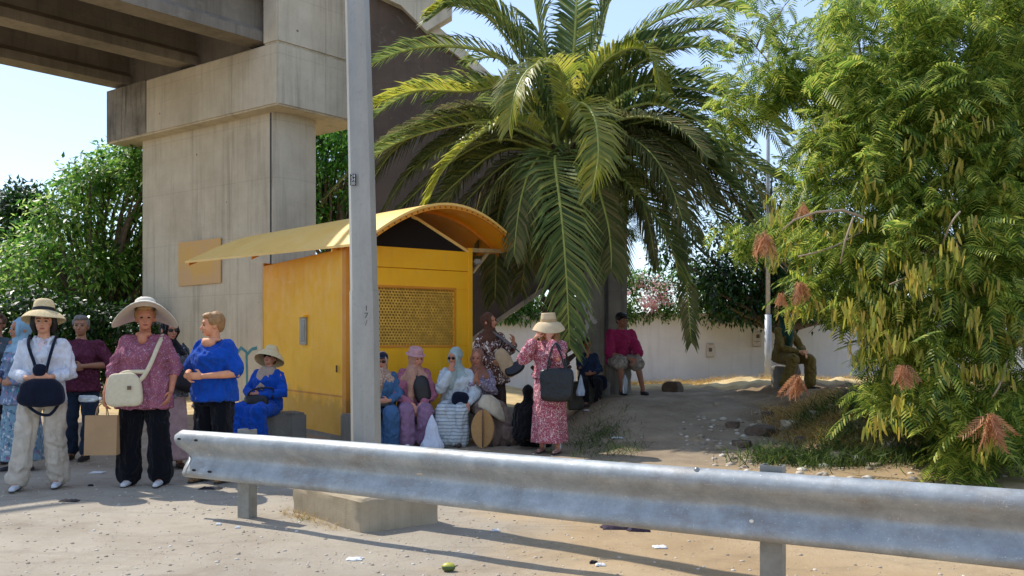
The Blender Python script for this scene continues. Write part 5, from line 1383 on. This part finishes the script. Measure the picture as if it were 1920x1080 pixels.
# 7 blue top woman
BLUE = fabric("royal_blue", '#124cae'); SK7 = '#c08663'
p = Person(402, 902, "short-haired blond person in a bright blue top, standing in profile", yaw=-20, H=1.64, g=1.24, head=(-46,4), skinc=SK7, feet=[V3(-.13,-.03,.08), V3(.13,.03,.08)])
p.pose((V3(-.27,-.02,1.08), V3(-.10,-.29,1.05), V3(1,-.25,.0), V3(0,1,.1), .7), (V3(.28,.0,1.07), V3(.10,-.29,1.05), V3(-1,-.2,.0), V3(0,1,.1), .8))
p.flesh(); p.finish_body(); p.eyes(); p.hair(HAIRL, "short"); p.brows(HAIRL)
p.trousers(BLK, flare=.045, thick=1.1); p.top(BLUE, hem=.80, sleeve=.82, flare=1.03, loose=.03, sw=.03)
p.shoes(pattern("leopard", '#8a6c4c', ['#3a281c','#b08e66'], 60, .4), l=.16)
B = Body(); B.ell((0,-.088,1.372), (.078,.052,.052), f=p.U); B.ell((0,-.045,1.40),(.115,.055,.026), f=p.U); B.fuse("bare_neckline", skin(SK7), p.root, vox=.009, sc=p.S)
# 8 seated blue tunic
p = Person(500, 838, "seated person in a deep blue tunic, beige scarf and straw hat", yaw=-16, H=1.60, sit=.42, y=11.75, g=1.15, lean=-6, head=(8,-14), skinc='#b07a62', gz=0,
           knees=[V3(-.17,-.44,.50), V3(.15,-.44,.50)])
p.pose((V3(-.27,-.06,1.08), V3(-.08,-.30,1.03), V3(1,-.1,-.1), V3(0,1,0), .7), (V3(.28,-.05,1.06), V3(.08,-.31,1.02), V3(-1,-.1,0), V3(0,1,0), .7))
p.flesh(); p.finish_body(); p.eyes(True); p.hair(HAIRR, "short"); p.lapskirt(BLUE, .10, .12, "tunic_skirt"); p.top(BLUE, sleeve=1.9, loose=.03, name="tunic"); p.hat(STRAW, brim=.19, droop=-.32, wave=.01, crown=.085, tilt=-8)
SCB = fabric("beige_scarf", '#b9a08c'); B = Body(); B.stack([(-.02,-.10,1.10,.10,.07),(-.01,-.08,1.25,.14,.10),(0,-.01,1.36,.15,.10),(0,0,1.43,.085,.08)], f=p.U, rip=.06); B.fuse("scarf", SCB, p.root, vox=.011, disp=.03, dscale=.07, sc=p.S); p.shoes(simple("black_shoe8", '#1c1c1f', .7))
bag("handbag", p.wp((.02,-.30,.93)), (.36,.16,.20), LEATHB, "black handbag on the lap of the seated person in the blue tunic", yaw=-16, strap=[smoothline([p.wp((-.12,-.3,1.0)), p.wp((.0,-.36,1.09)), p.wp((.2,-.22,1.12)), p.wp((.2,-.2,.98))])])
# seated row in front of the kiosk
SY = 11.95
p = Person(716, 838, "seated person in a denim-blue tunic, half behind the lamp pole", yaw=8, H=1.56, sit=.40, y=11.75, g=1.0, head=(-4,8), skinc='#a9755c', gz=0)
p.pose((V3(-.24,-.08,1.06), V3(-.06,-.30,1.0), V3(1,-.2,0), V3(0,1,0), .8), (V3(.25,-.08,1.06), V3(.10,-.30,1.0), V3(-1,-.2,0), V3(0,1,0), .8))
DEN = fabric("denim_blue", '#456a90'); JE = fabric("jeans", '#44668c')
p.flesh(); p.finish_body(); p.eyes("g"); p.hijab(pattern("peach_print", '#b79a88', ['#8d6a5c','#d5c2ae'], 40, .45), cape=.20, chest=.3); p.cap(fabric("navy_cap", '#1d2436')); p.trousers(JE, flare=.05, thick=1.25); p.top(DEN, sleeve=1.8, loose=.035, name="tunic"); p.shoes(simple("shoe9", '#2b2b30', .7))
bag("small_pouch", p.wp((.02,-.28,.955)), (.20,.10,.09), LEATHB, "flat black pouch on the lap of the denim-blue seated person", yaw=8)
p = Person(776, 838, "seated person in pink with a pink visor and long beige scarf, hands between the knees", yaw=10, H=1.62, sit=.42, y=11.9, g=1.1, lean=6, head=(34,10), skinc='#b57c66', gz=0)
p.pose((V3(-.25,-.12,1.05), V3(-.02,-.34,.94), V3(.3,-.5,-1), V3(0,1,0), .8), (V3(.27,-.12,1.05), V3(.06,-.34,.94), V3(-.3,-.5,-1), V3(0,1,0), .8))
PNK = fabric("dusty_rose", '#a8687a'); MAU = fabric("mauve", '#93718c')
p.flesh(); p.finish_body(); p.eyes(); p.hijab(fabric("peach_scarf", '#c2937c'), cape=.16, chest=.40); p.trousers(MAU, flare=.05, thick=1.2); p.top(PNK, sleeve=1.75, loose=.035); p.hat(fabric("pink_visor", '#c99a9c'), brim=.125, droop=-.05, wave=0, crown=.085, cr=.092, z=1.60, name="visor_hat"); p.shoes(simple("shoe10", '#d6cdc6', .7))
bag("sling_bag", p.wp((.10,-.22,1.12)), (.22,.12,.40), LEATHB, "black sling bag across the chest of the pink seated person", yaw=20, tilt=-10, strap=[smoothline([p.wp((-.10,.0,1.40)), p.wp((.0,-.16,1.33)), p.wp((.08,-.2,1.25))])])
WPL = simple("white_plastic", '#cdd4e2', .45, .06, 8, bump=.9, bscale=12, bdist=.03)
def plastic_bag(c, w, h, label, d=.14):
    e = empty("plastic_bag", c, 0, label, "plastic bag"); mb = MB()
    def f(u, v):
        th = 2*math.pi*u; k = math.sin(math.pi*min(1, (1-v)*.62+.06))**.7 if v < .98 else .0; k = (1-v)**.85*(.82+.18*min(1, v*9))*(1+.10*math.sin(v*9+c[0]*5)); rx = w/2*(k*.94+.06); ry = d/2*(k*.9+.1)
        wv = 1+.08*math.sin(5*th+v*5)+.05*math.sin(11*th)
        return Vector(c)+Vector((rx*wv*math.cos(th), ry*wv*math.sin(th), h*v))
    mb.grid(f, 36, 14, True); under(e, mb.build("bag_body", WPL, smooth=True)); return e
plastic_bag(W(810, 842, 11.3), .30, .44, "white plastic carrier bag held between the knees of the pink seated person")
p = Person(856, 842, "seated person in a pale teal headscarf, white blouse and striped skirt", yaw=-6, H=1.62, sit=.42, y=12.0, g=1.08, lean=4, head=(-24,6), skinc='#a87058', gz=0)
p.pose((V3(-.17,-.26,1.14), V3(-.055,-.20,1.36), V3(.3,.25,1), V3(0,1,0), .8), (V3(.28,-.06,1.06), V3(.20,-.28,.94), V3(.1,-1,-.5), V3(0,0,-1), .6))
WHB = fabric("white_blouse", '#c9d2d6'); STR = stripes("white_stripe", '#c2c9cb', '#8e979b', 7)
p.flesh(); p.finish_body(); p.eyes(True); p.hijab(fabric("teal_scarf", '#a6b8b6'), cape=.22, chest=.20); p.lapskirt(STR, .10, .108, "striped_skirt"); p.top(WHB, sleeve=1.8, loose=.04, sw=.03); p.shoes(simple("shoe11", '#4a3a30', .7))
bag("small_bag", p.wp((.10,-.27,1.0)), (.24,.14,.20), NAVY, "small dark fabric bag on the lap of the teal-scarfed person", yaw=0, tilt=12)
# folded tan straw hat between her and the neighbour
e = empty("sun_hat", W(905, 840, 11.35), 0, "tan straw hat folded in half, hanging at the knee of the striped skirt", "hat")
mb = MB(); TAN = simple("tan_straw", '#a98251', .85, .12, 30, bump=.4, bscale=150)
for sg, off in ((-1,0),(1,.07)):
    mb.grid(lambda u, v: W(905, 800, 11.33)+Vector((sg*(.005+.145*math.sin(math.pi*u)**.55*v)+.0, .03*math.cos(u*3)+off, .22-.50*u)), 22, 6)
o = under(e, mb.build("folded_brim", TAN, smooth=True)); sm = o.modifiers.new("t", 'SOLIDIFY'); sm.thickness = .008
p = Person(896, 846, "seated person in a mauve floral blouse and taupe trousers, hands clapping", yaw=4, H=1.58, sit=.42, y=12.1, g=1.05, lean=0, head=(-18,4), skinc='#9d6850', gz=0, knees=[V3(.06,-.40,.50), V3(.28,-.34,.50)], feet=[V3(.16,-.46,.08), V3(.40,-.40,.08)])
p.pose((V3(-.25,-.10,1.10), V3(-.06,-.26,1.20), V3(.15,-.3,1), V3(1,.2,0), .2), (V3(.22,-.14,1.08), V3(.0,-.29,1.20), V3(-.1,-.3,1), V3(-1,.2,0), .2))
MFL = pattern("mauve_floral", '#857c8c', ['#c9c0cc','#5f5c78','#b7a0ac'], 34, .5)
p.flesh(); p.finish_body(); p.eyes(); p.hijab(fabric("brown_peach_scarf", '#9a6c58'), cape=.14); p.trousers(fabric("taupe", '#7d685c'), flare=.085, thick=1.25); p.top(MFL, sleeve=1.85, loose=.03); p.shoes(simple("shoe12", '#3b3028', .7))
hq = Vector(p.wp((.18,-.38,.50), False)); e = empty("sun_hat", hq+Vector((0,0,.07)), 0, "cream soft sun hat resting on the knee of the taupe-trousered person", "hat")
mb = MB(); CRH = fabric("cream_hat_cloth", '#c9baa0')
def f(u, v):
    th = 2*math.pi*u; r_ = .19*min(1, v*1.1) ; z_ = .17*(1-v)**.5*1.0 if v < .55 else .17*(.45**.5)*(1-(v-.55)/.45*1.9)
    return hq+Vector((r_*1.1*math.cos(th), r_*math.sin(th), .02+z_+.03*math.sin(2*th)*v - .09*math.cos(th-.3)*v))
mb.grid(f, 32, 16, True); o = under(e, mb.build("hat_cloth", CRH, smooth=True)); sm = o.modifiers.new("t", 'SOLIDIFY'); sm.thickness = .006
# standing brown hijab woman
p = Person(922, 840, "standing person in a brown headscarf and brown-and-white print tunic, at the kiosk corner", yaw=32, H=1.60, y=12.3, g=1.05, side=-4, head=(28,-4), skinc='#a06c52', gz=.16)
p.pose((V3(-.25,.0,1.06), V3(-.10,-.22,.98), V3(1,-.2,0), V3(0,1,0), .7), (V3(.26,-.12,1.10), V3(.19,-.34,1.22), V3(-.2,-.2,1), V3(-1,0,0), .7))
BRW = pattern("brown_print", '#5f4038', ['#c9bcb4','#a58c82','#e0d6cf'], 24, .5, dist=.9)
p.flesh(); p.finish_body(); p.eyes(); p.hijab(fabric("brown_scarf", '#5a3a2a'), cape=.18); p.skirt(fabric("dark_brown_skirt", '#3a2824'), hem=.12, w=.24, d=.2); p.top(BRW, hem=.66, sleeve=1.85, flare=1.2, loose=.035, name="tunic"); p.shoes(simple("shoe13", '#2a2523', .7))
u0 = W(930, 626, 12.0); u1 = W(968, 655, 11.9)
e = empty("folded_umbrella", u1, 0, "thin grey folded umbrella held up at the shoulder of the brown-scarfed person", "umbrella")
b2 = MB(); b2.tube([u0-Vector((.05,0,-.035)), u0, u0.lerp(u1,.5), u1], [.004,.013,.018,.010], 10); under(e, b2.build("canopy", fabric("umbrella_grey", '#6e6a6c'), smooth=True))
b2 = MB(); b2.tube([u1, u1+Vector((.05,0,-.045))], .008, 8); under(e, b2.build("handle", simple("handle_dark", '#2b2624', .5), smooth=True))
bag("shoulder_bag", W(948, 680, 11.85), (.20,.12,.42), simple("tan_leather", '#a8906f', .6), "tan crescent-shaped shoulder bag with black base beside the brown print tunic", tilt=-28, strap_m=LEATHB, strap=[smoothline([p.wp((-.12,0,1.41)), p.wp((.08,-.17,1.30)), W(938, 650, 11.8)])])
e = [o for o in col.objects if o.name.startswith("shoulder_bag")][-1]
mb = MB(); mb.grid(lambda u, v: W(966, 690, 11.82)+Vector(((.13*math.cos(math.pi*2*u))*v-.0, .05*math.sin(2*math.pi*u)*v, .075*math.sin(math.pi*2*u)*v+.05*math.cos(2*math.pi*u)*v-.02)), 20, 5, True)
o = under(e, mb.build("black_base", LEATHB, smooth=True)); sm = o.modifiers.new("t", 'SOLIDIFY'); sm.thickness = .05
# crouching black-veiled figure
p = Person(988, 850, "low seated person fully veiled in black, seen from behind, left of the pink print dress", yaw=160, H=1.32, sit=.10, y=11.3, g=1.15, lean=6, skinc='#8a6048', gz=0, knees=[V3(-.16,-.30,.36), V3(.16,-.30,.36)], feet=[V3(-.14,-.42,.07), V3(.14,-.42,.07)])
p.pose((V3(-.25,-.12,1.05), V3(-.05,-.3,.98), V3(1,0,0), V3(0,1,0), .6), (V3(.25,-.12,1.05), V3(.05,-.3,.98), V3(-1,0,0), V3(0,1,0), .6))
VB = fabric("black_veil", '#0c0d10'); p.flesh(); p.finish_body(); p.lapskirt(VB, .08, .13, "robe_skirt"); p.top(VB, sleeve=1.9, loose=.05, name="robe"); p.hijab(VB, cape=.42, name="veil")
# rose dress woman
RD = pattern("rose_dress", '#a2485c', ['#f0dad6','#e0a8ac','#f4e8e2','#8a3048'], 46, .52, dist=.9)
p = Person(1030, 848, "person in a long pink print dress and sun hat, hands at the face", yaw=-20, H=1.64, g=1.08, head=(-14,6), skinc='#b57c62', y=10.95, feet=[V3(-.10,.03,.08), V3(.12,-.02,.08)])
p.pose((V3(-.30,-.16,1.17), V3(-.11,-.19,1.44), V3(.55,.1,.8), V3(.5,.8,0), .6), (V3(.20,-.26,1.18), V3(.06,-.20,1.42), V3(-.2,.2,1), V3(-.3,1,0), .5))
p.flesh(); p.finish_body(); p.eyes(); p.hair(HAIRL, "long"); p.skirt(RD, hem=.13, w=.22, d=.2, name="dress_skirt", rip=.09, k=6); p.top(RD, hem=.93, sleeve=1.7, flare=1.02, loose=.03, name="dress_top", sw=.035)
p.hat(simple("sand_hat", '#cdb692', .85, .1), brim=.19, droop=-.28, wave=.02, crown=.11, cr=.092, top=.08, tilt=-3, band=simple("sand_band", '#b89d74', .8)); p.shoes(pattern("floral_sandal", '#a97c70', ['#d9c6b8','#6a4038'], 50, .4), sock=simple("white_sock", '#d8dadb', .9))
tc_ = W(1044, 722, 10.6)
bag("tote_bag", tc_, (.40,.16,.40), simple("black_gloss_leather", '#15191d', .32, .3, 9, bump=.6, bscale=14, bdist=.03), "big glossy black leather tote hanging from the arm over the pink print dress", yaw=-6, taper=.12, pw=6, sr=.011,
    strap=[smoothline([tc_+Vector((-.12,-.03,.17)), tc_+Vector((-.09,-.02,.33)), tc_+Vector((-.02,.0,.50)), tc_+Vector((.06,-.02,.33)), tc_+Vector((.10,-.03,.17))]), smoothline([tc_+Vector((-.10,.03,.17)), tc_+Vector((-.05,.05,.34)), tc_+Vector((.0,.06,.50)), tc_+Vector((.09,.05,.33)), tc_+Vector((.12,.03,.17))])])
# far people on the mound
def stone_seat(px, y, h, w, label):
    x = X(px, y); z = G(x, y, False)
    o = jag_block("seat_block", [(x-w/2,y-.16),(x+w/2,y-.16),(x+w/2,y+.2),(x-w/2,y+.2)], z-.1, z+h, CON_S, .02); tag(o, label, "seat block")
stone_seat(1104, 14.75, .36, .7, "low stone block under the small seated person beside the dark pier"); stone_seat(1158, 14.85, .46, .42, "stone block under the magenta-shirted person"); stone_seat(1472, 14.75, .36, .36, "stone block under the olive-dressed person")
p = Person(1101, 735, "small seated person in a navy top beside the dark pier", yaw=8, H=1.38, sit=.36, y=14.6, g=.95, head=(-5,6), skinc='#85583f', vox=.01)
p.pose((V3(-.20,-.20,1.10), V3(-.02,-.16,1.34), V3(0,.2,1), V3(0,1,0), .8), (V3(.24,-.08,1.05), V3(.05,-.28,.98), V3(-1,0,0), V3(0,1,0), .6))
p.flesh(); p.finish_body(); p.eyes(); p.hair(HAIRB, "short"); p.trousers(fabric("black_leg", '#17171c'), flare=.01); p.top(fabric("navy_top", '#2c3a58'), sleeve=1.6); p.shoes(simple("shoe16", '#2a2a2e', .7))
bag("backpack", p.wp((.20,-.22,.80)), (.26,.18,.26), NAVY, "round dark navy bag beside the small seated person", yaw=0); plastic_bag(W(1089, 742, 14.2), .16, .34, "small white plastic bag hanging in front of the small seated person")
p = Person(1160, 735, "seated person in a magenta shirt, pale shorts and dark peaked cap", yaw=14, H=1.66, sit=.46, y=14.7, g=1.08, lean=10, head=(22,2), fem=False, skinc='#7d5440', vox=.01, knees=[V3(-.13,-.42,.52), V3(.17,-.40,.50)], feet=[V3(-.10,-.40,.08), V3(.26,-.42,.08)])
p.pose((V3(-.24,-.20,1.03), V3(.02,-.44,.98), V3(1,-.2,-.1), V3(0,1,0), .6), (V3(.26,-.20,1.02), V3(.12,-.45,.96), V3(-.6,-.6,-.2), V3(0,.5,-1), .6))
p.flesh(); p.finish_body(); p.eyes(); p.hair(HAIRB, "short"); p.cap(fabric("dark_cap", '#17151a')); p.trousers(pattern("pale_shorts", '#8f8478', ['#6a625a','#a99d90'], 20, .4), upto=.92, thick=1.2, name="shorts"); p.top(fabric("magenta_shirt", '#97234f'), sleeve=.95, loose=.045, sw=.035, name="shirt"); p.shoes(simple("sneaker17", '#2c2f33', .7), l=.18)
for i, (px, h) in enumerate(((1172,.30),)):
    e = empty("water_bottle", W(px, 738, 14.1), 0, "tall clear plastic bottle on the ground between the feet of the magenta-shirted person", "bottle"); c = W(px, 738, 14.1)
    mb = MB(); mb.tube([c, c+Vector((0,0,.01)), c+Vector((0,0,.22)), c+Vector((0,0,.27)), c+Vector((0,0,.30))], [.03,.042,.042,.016,.014], 12); under(e, mb.build("bottle_body", GL.m, smooth=True))
p = Person(1466, 745, "seated person in an olive dress and dark green headscarf, under the pod tree at right", yaw=34, H=1.62, sit=.42, y=14.55, g=.95, lean=6, head=(34,2), skinc='#b0805f', vox=.01, knees=[V3(-.20,-.40,.50), V3(.18,-.42,.50)], feet=[V3(-.34,-.34,.08), V3(.16,-.46,.08)])
p.pose((V3(-.25,-.16,1.06), V3(-.02,-.36,1.02), V3(.6,-.5,0), V3(0,1,0), .7), (V3(.25,-.18,1.06), V3(.06,-.38,1.0), V3(-.3,-.8,-.3), V3(0,1,0), .7))
OLV = fabric("olive_cloth", '#6e5c2c'); p.flesh(); p.finish_body(); p.eyes(); p.hijab(fabric("dark_green_scarf", '#1f4238'), cape=.16, chest=.25); p.trousers(OLV, flare=.03, thick=1.1); p.top(OLV, sleeve=1.85, loose=.025, name="tunic"); p.shoes(simple("shoe18", '#1c1d20', .7))
# ---------------- ground details ----------------
ROCK = simple("rock", '#b3a48e', .95, .3, 8, bump=.9, bscale=16, bdist=.03); ROCKD = simple("dark_rock", '#6a5a4c', .95, .3, 8, bump=.9, bscale=16, bdist=.03)
def rock(px, py, w, h, label, m=ROCK, seed=0, y=None, grp=None):
    c = ground_point(px, py) if y is None else Vector((X(px, y), y, G(X(px, y), y)))
    bm = bmesh.new(); bmesh.ops.create_icosphere(bm, subdivisions=4, radius=1)
    for v in bm.verts:
        q = v.co.copy(); d = mnoise.noise(q*1.3+Vector((seed*3.1,0,0)))*.35 + mnoise.noise(q*3+Vector((0,seed*2.3,0)))*.14
        v.co = q*(1+d); v.co.x = max(-.75, min(.8, v.co.x)); v.co.z = min(.62, v.co.z); v.co.y = max(-.8, v.co.y)
        v.co = Vector((v.co.x*w/1.5, v.co.y*w/1.7, v.co.z*h/1.1))
    me = bpy.data.meshes.new("rock"); bm.to_mesh(me); bm.free(); me.materials.append(m); me.polygons.foreach_set("use_smooth",[True]*len(me.polygons))
    try: me.set_sharp_from_angle(angle=R(32))
    except Exception: pass
    o = bpy.data.objects.new("rock", me); col.objects.link(o); o.location = c+Vector((0,0,h*.15)); o.rotation_euler = (0,0,seed); tag(o, label, "rock", grp); return o
rock(1263, 735, .30, .26, "squarish dark boulder alone in the middle of the shaded dirt path", ROCKD, 1)
rock(1568, 868, .20, .17, "pale rounded boulder at the foot of the bank, nearest the barrier", ROCK, 2)
rock(1553, 850, .13, .10, "small pale stone leaning on top of the rounded boulder", ROCK, 3)
rock(1608, 866, .13, .09, "flat white stone right of the rounded boulder", simple("white_rock", '#cbc2b4', .9), 4)
rock(1638, 874, .12, .05, "low grey stone at the right end of the stone row", ROCK, 5)
rock(1600, 752, .24, .20, "grey rock half hidden by leaves under the pod tree", ROCKD, 6)
rock(1430, 815, .34, .16, "broad flat grey rock embedded in the bank beside the path", ROCKD, 7)
rock(1455, 850, .26, .12, "brownish embedded rock low on the bank", ROCKD, 8)
rock(1390, 835, .22, .08, "low earth-coloured rock at the left of the bank", ROCKD, 9)
for i_, (a_, b_, c_) in enumerate([(1375,800,.16),(1350,842,.12),(1480,800,.2),(1500,828,.15),(1405,868,.1),(1530,780,.18),(1440,780,.14),(1670,840,.15),(1700,790,.2),(1520,860,.12),(1345,760,.1),(1575,815,.13)]):
    rock(a_, b_, c_, c_*.55, ['rough','angular','flattish','dusty','chipped','lumpy','pale','small','mossy','cracked','little','earthy'][i_]+' bank stone, '+['topmost of the row by the path edge','by the path edge nearest the barrier','on the slope below the olive-dressed person','on the mid slope right of the broad flat rock','in the sandy strip behind the barrier post','high on the slope under the first leaves','just right of the path top','deep in the weeds under the tree','on the ridge by the tree foot','left of the pale rounded boulder','lying on the path beyond the boulder','among dry grass in the middle of the bank'][i_], ROCK if i_%3 else ROCKD, 20+i_, grp='stones on the bank')
rock(1785, 770, .28, .14, "pale rock on the ridge under the right branches", ROCK, 10)
# pebbles: nobody could count them
r = random.Random(44); bmv = []; bmf = []
ico = bmesh.new(); bmesh.ops.create_icosphere(ico, subdivisions=1, radius=1); iv = np.array([tuple(v.co) for v in ico.verts]); fi = np.array([[v.index for v in f.verts] for f in ico.faces]); ico.free()
P = []; S = []
for i in range(6000):
    y = 3.2+ (r.random()**1.5)*9; x = r.uniform(-.62, .62)*y
    if r.random() < .5 and x > 0: continue
    P.append((x, y, G(x, y)+.001)); S.append(r.choice([.004,.005,.006,.008,.012]) * r.uniform(.7,1.3))
for i in range(500):
    x = r.uniform(2.2, 5.4); y = r.uniform(8.8, 12.5); P.append((x, y, G(x, y))); S.append(r.choice([.01,.015,.02,.03,.05])*r.uniform(.6,1.2))
P = np.array(P); rg2 = np.random.default_rng(3)
v, f = scatter(iv*np.array([1.2,1,.6]), fi, P, np.column_stack([rg2.normal(size=len(P)), rg2.normal(size=len(P)), np.zeros(len(P))]), rg2.uniform(-.2,.2,len(P)), np.array(S))
PEB = N("pebble"); gg = PEB.n("NewGeometry"); PEB.col(PEB.ramp(gg.outputs["Random Per Island"], [(0,'#8d8172'),(.5,'#ad9f8c'),(.8,'#c9bfb0'),(1,'#ddd6ca')])); PEB.rough(.95)
o = mesh_obj("pebbles", v, f, PEB.m); tag(o, "loose pebbles and grit scattered over the dusty ground", "gravel", kind="stuff")
# dry grass and weeds on the bank
BL_V = np.array([(0,-.02,0),(0,.02,0),(.5,.015,.06),(.5,-.015,.06),(1,0,-.05)], float)
BL_F = np.array([(0,1,2,3)])
BLT = np.array([(0,-.022,0),(0,.022,0),(.55,.016,.03),(.55,-.016,.03)], float)
def grass(name, spots, m, n, h, label, spread=.12, seed=0, lean=.5):
    rg_ = np.random.default_rng(seed); P = []; 
    for (x, y) in spots:
        for k in range(n):
            a, b = x+rg_.normal()*spread, y+rg_.normal()*spread; P.append((a, b, G(a, b)-.01))
    P = np.array(P); D = rg_.normal(size=P.shape)*lean; D[:,2] = 1
    S = h*rg_.uniform(.4,1.2,len(P))
    v1, f1 = scatter(BLT, BL_F, P, D, rg_.uniform(0,6.28,len(P)), S)
    # bent tips
    B = basis(D, np.zeros(len(P))); tip0 = P + np.einsum('nij,j->ni', B, np.array([.55,0,.03]))*S[:,None]
    D2 = D.copy(); D2[:,:2] *= 2.2; D2[:,2] *= .6
    v2, f2 = scatter(np.array([(0,-.014,0),(0,.014,0),(.5,.004,0),(.5,-.004,0)]), BL_F, tip0, D2, rg_.uniform(0,6.28,len(P)), S)
    o = mesh_obj(name, np.concatenate([v1, v2]), np.concatenate([f1, f2+len(v1)]), m); tag(o, label, "grass", kind="stuff"); return o
STRAWG = leafmat("dry_straw", ['#7d6236', '#a98b50', '#c8aa6c', '#d9c088'], .3, .7, .2); GRG = leafmat("weed_green", ['#27361a', '#3a5024', '#5a7230', '#7c8c44'], .3, .5, .3)
sp = []
for i in range(900):
    y = r.uniform(9.9, 12.8); x = r.uniform(.30*y+.1*math.sin(y*3), 6.2)
    if mnoise.noise(Vector((x*1.4, y*1.8, 5))) > .12: sp.append((x, y))
grass("dry_grass", sp, STRAWG, 34, .17, "dry straw-coloured grass on the bank under the pod tree", .12, 1, .6)
sp = []
for i in range(700):
    y = r.uniform(9.5, 11.6); x = r.uniform(.33*y, 6.6)
    if mnoise.noise(Vector((x*1.1, y*1.8, 15))) > .02: sp.append((x, y))
for i in range(60): sp.append((r.gauss(3.3,.35), r.gauss(10.0,.3)))
grass("green_weeds", sp, GRG, 26, .24, "green weeds growing low on the bank at right", .12, 2, .5)
sp = [(r.gauss(1.15,.22), r.gauss(11.6,.7)) for i in range(70)]
grass("path_weeds", sp, GRG, 22, .14, "dark low weeds at the left edge of the shaded path", .1, 3, .7)
sp = [(r.uniform(1.5,8), r.uniform(18.2,25.2)) for i in range(900)]
grass("wall_grass", sp, STRAWG, 20, .16, "sunlit dry grass in front of the white wall", .2, 4, .8)
sp = [(-1.50+r.gauss(0,.10)-.0, 6.62+r.gauss(0,.10)) for i in range(16)]
sp = [(LC.x*(1-t)+FC.x*t-.05, LC.y*(1-t)+FC.y*t-.06) for t in (.05,.1,.2,.25,.3,.35,.42,.5,.6,.75)]
grass("footing_grass", sp, STRAWG, 18, .09, "small dry tufts at the foot of the concrete block", .035, 5, .8)
grass("footing_weed", [(LC.x*.62+FC.x*.38-.08, LC.y*.62+FC.y*.38-.08)], GRG, 40, .07, "tiny green weed at the corner of the concrete block", .03, 6, .9)
# litter
def crumple(name, px, py, w, d, h, m, label, cat="litter", seed=0, grp=None):
    c = ground_point(px, py); mb = MB(); n = 16
    def f(u, v):
        a, b = (u-.5)*w, (v-.5)*d; e_ = 1-max(abs(u-.5), abs(v-.5))*2; q = Vector((a*9/w*.4, b*9/d*.4, seed*2.7))
        rr_ = 1+.25*mnoise.noise(Vector((u*3, v*3, seed)))
        return c+Vector((a*rr_, b*rr_, .006+h*min(1, e_*3)*(.5+.5*mnoise.noise(q*2.2))+.0))
    mb.grid(f, n, n); mb.grid(lambda u, v: f(u, v)-Vector((0,0,.004)), n, n)
    o = mb.build(name, m, smooth=True); tag(o, label, cat, grp); return o
rag = simple("dark_rag", '#3a2f3e', .9, .4, 30, bump=.6); wp_ = simple("white_paper", '#d6d6d4', .8, .05)
crumple("cloth_rag", 1160, 992, .24, .12, .06, rag, "crumpled dark purple rag on the dusty ground behind the barrier", "rag", 1)
crumple("cloth_rag", 1197, 996, .16, .08, .05, rag, "smaller right end piece of dark crumpled rag", "rag", 2)
for i, (px, py, w, lab) in enumerate([(929,997,.06,"scrap of white paper right of the concrete block"),(1237,1028,.09,"thin pale plastic scrap near the front right"),(1158,822,.16,"flat pale plastic sheet on the shaded path"),(1102,770,.13,"small white scrap on the dark weeds by the path"),(665,1050,.10,"twisted pale scrap in front of the barrier shadow"),(410,985,.04,"tiny white chip in the barrier shadow, left one"),(446,991,.035,"tiny white chip in the barrier shadow, right one"),(182,887,.14,"pale flattened scrap in the shade between the feet"),(1126,1062,.06,"small white scrap beside a dark stone")]):
    crumple("paper_scrap", px, py, w, w*.7, .015, wp_, lab, "litter", 5+i)
for i, (px, py, w, lab) in enumerate([(130,940,.16,"dark leaf-like scrap on the shaded gravel at left"),(170,912,.05,"tiny dark scrap left of the rose person's feet"),(395,917,.20,"dark broken twigs on the ground before the barrier end"),(1113,1057,.05,"small dark pebble-like scrap at front centre")]):
    crumple("dark_scrap", px, py, w, w*.5, .02, simple("scrap_dark", '#26242a', .9), lab, "litter", 15+i)
c = ground_point(841, 1072)
e = empty("fruit", c, 0, "yellow-green piece of fruit lying on the ground at the bottom edge", "fruit")
mb = MB(); mb.grid(lambda u, v: c+Vector((0,0,.025))+Vector((.042*math.cos(2*math.pi*u)*math.sin(math.pi*v), .03*math.sin(2*math.pi*u)*math.sin(math.pi*v), .028*math.cos(math.pi*v))), 20, 12, True)
fm = N("fruit"); sx2 = fm.n("SeparateXYZ"); fm.t.links.new(fm.tc.outputs["Normal"], sx2.inputs[0]); fm.col(fm.mix(fm.ramp(sx2.outputs[2], [(.3,0.0),(.5,1.0)]), '#4a5a2a', '#b9b54a')); fm.rough(.4)
under(e, mb.build("peel", fm.m, smooth=True))
mb = MB(); mb.tube([c+Vector((.04,0,.03)), c+Vector((.055,0,.036))], .004, 6); under(e, mb.build("stalk", ROCKD))
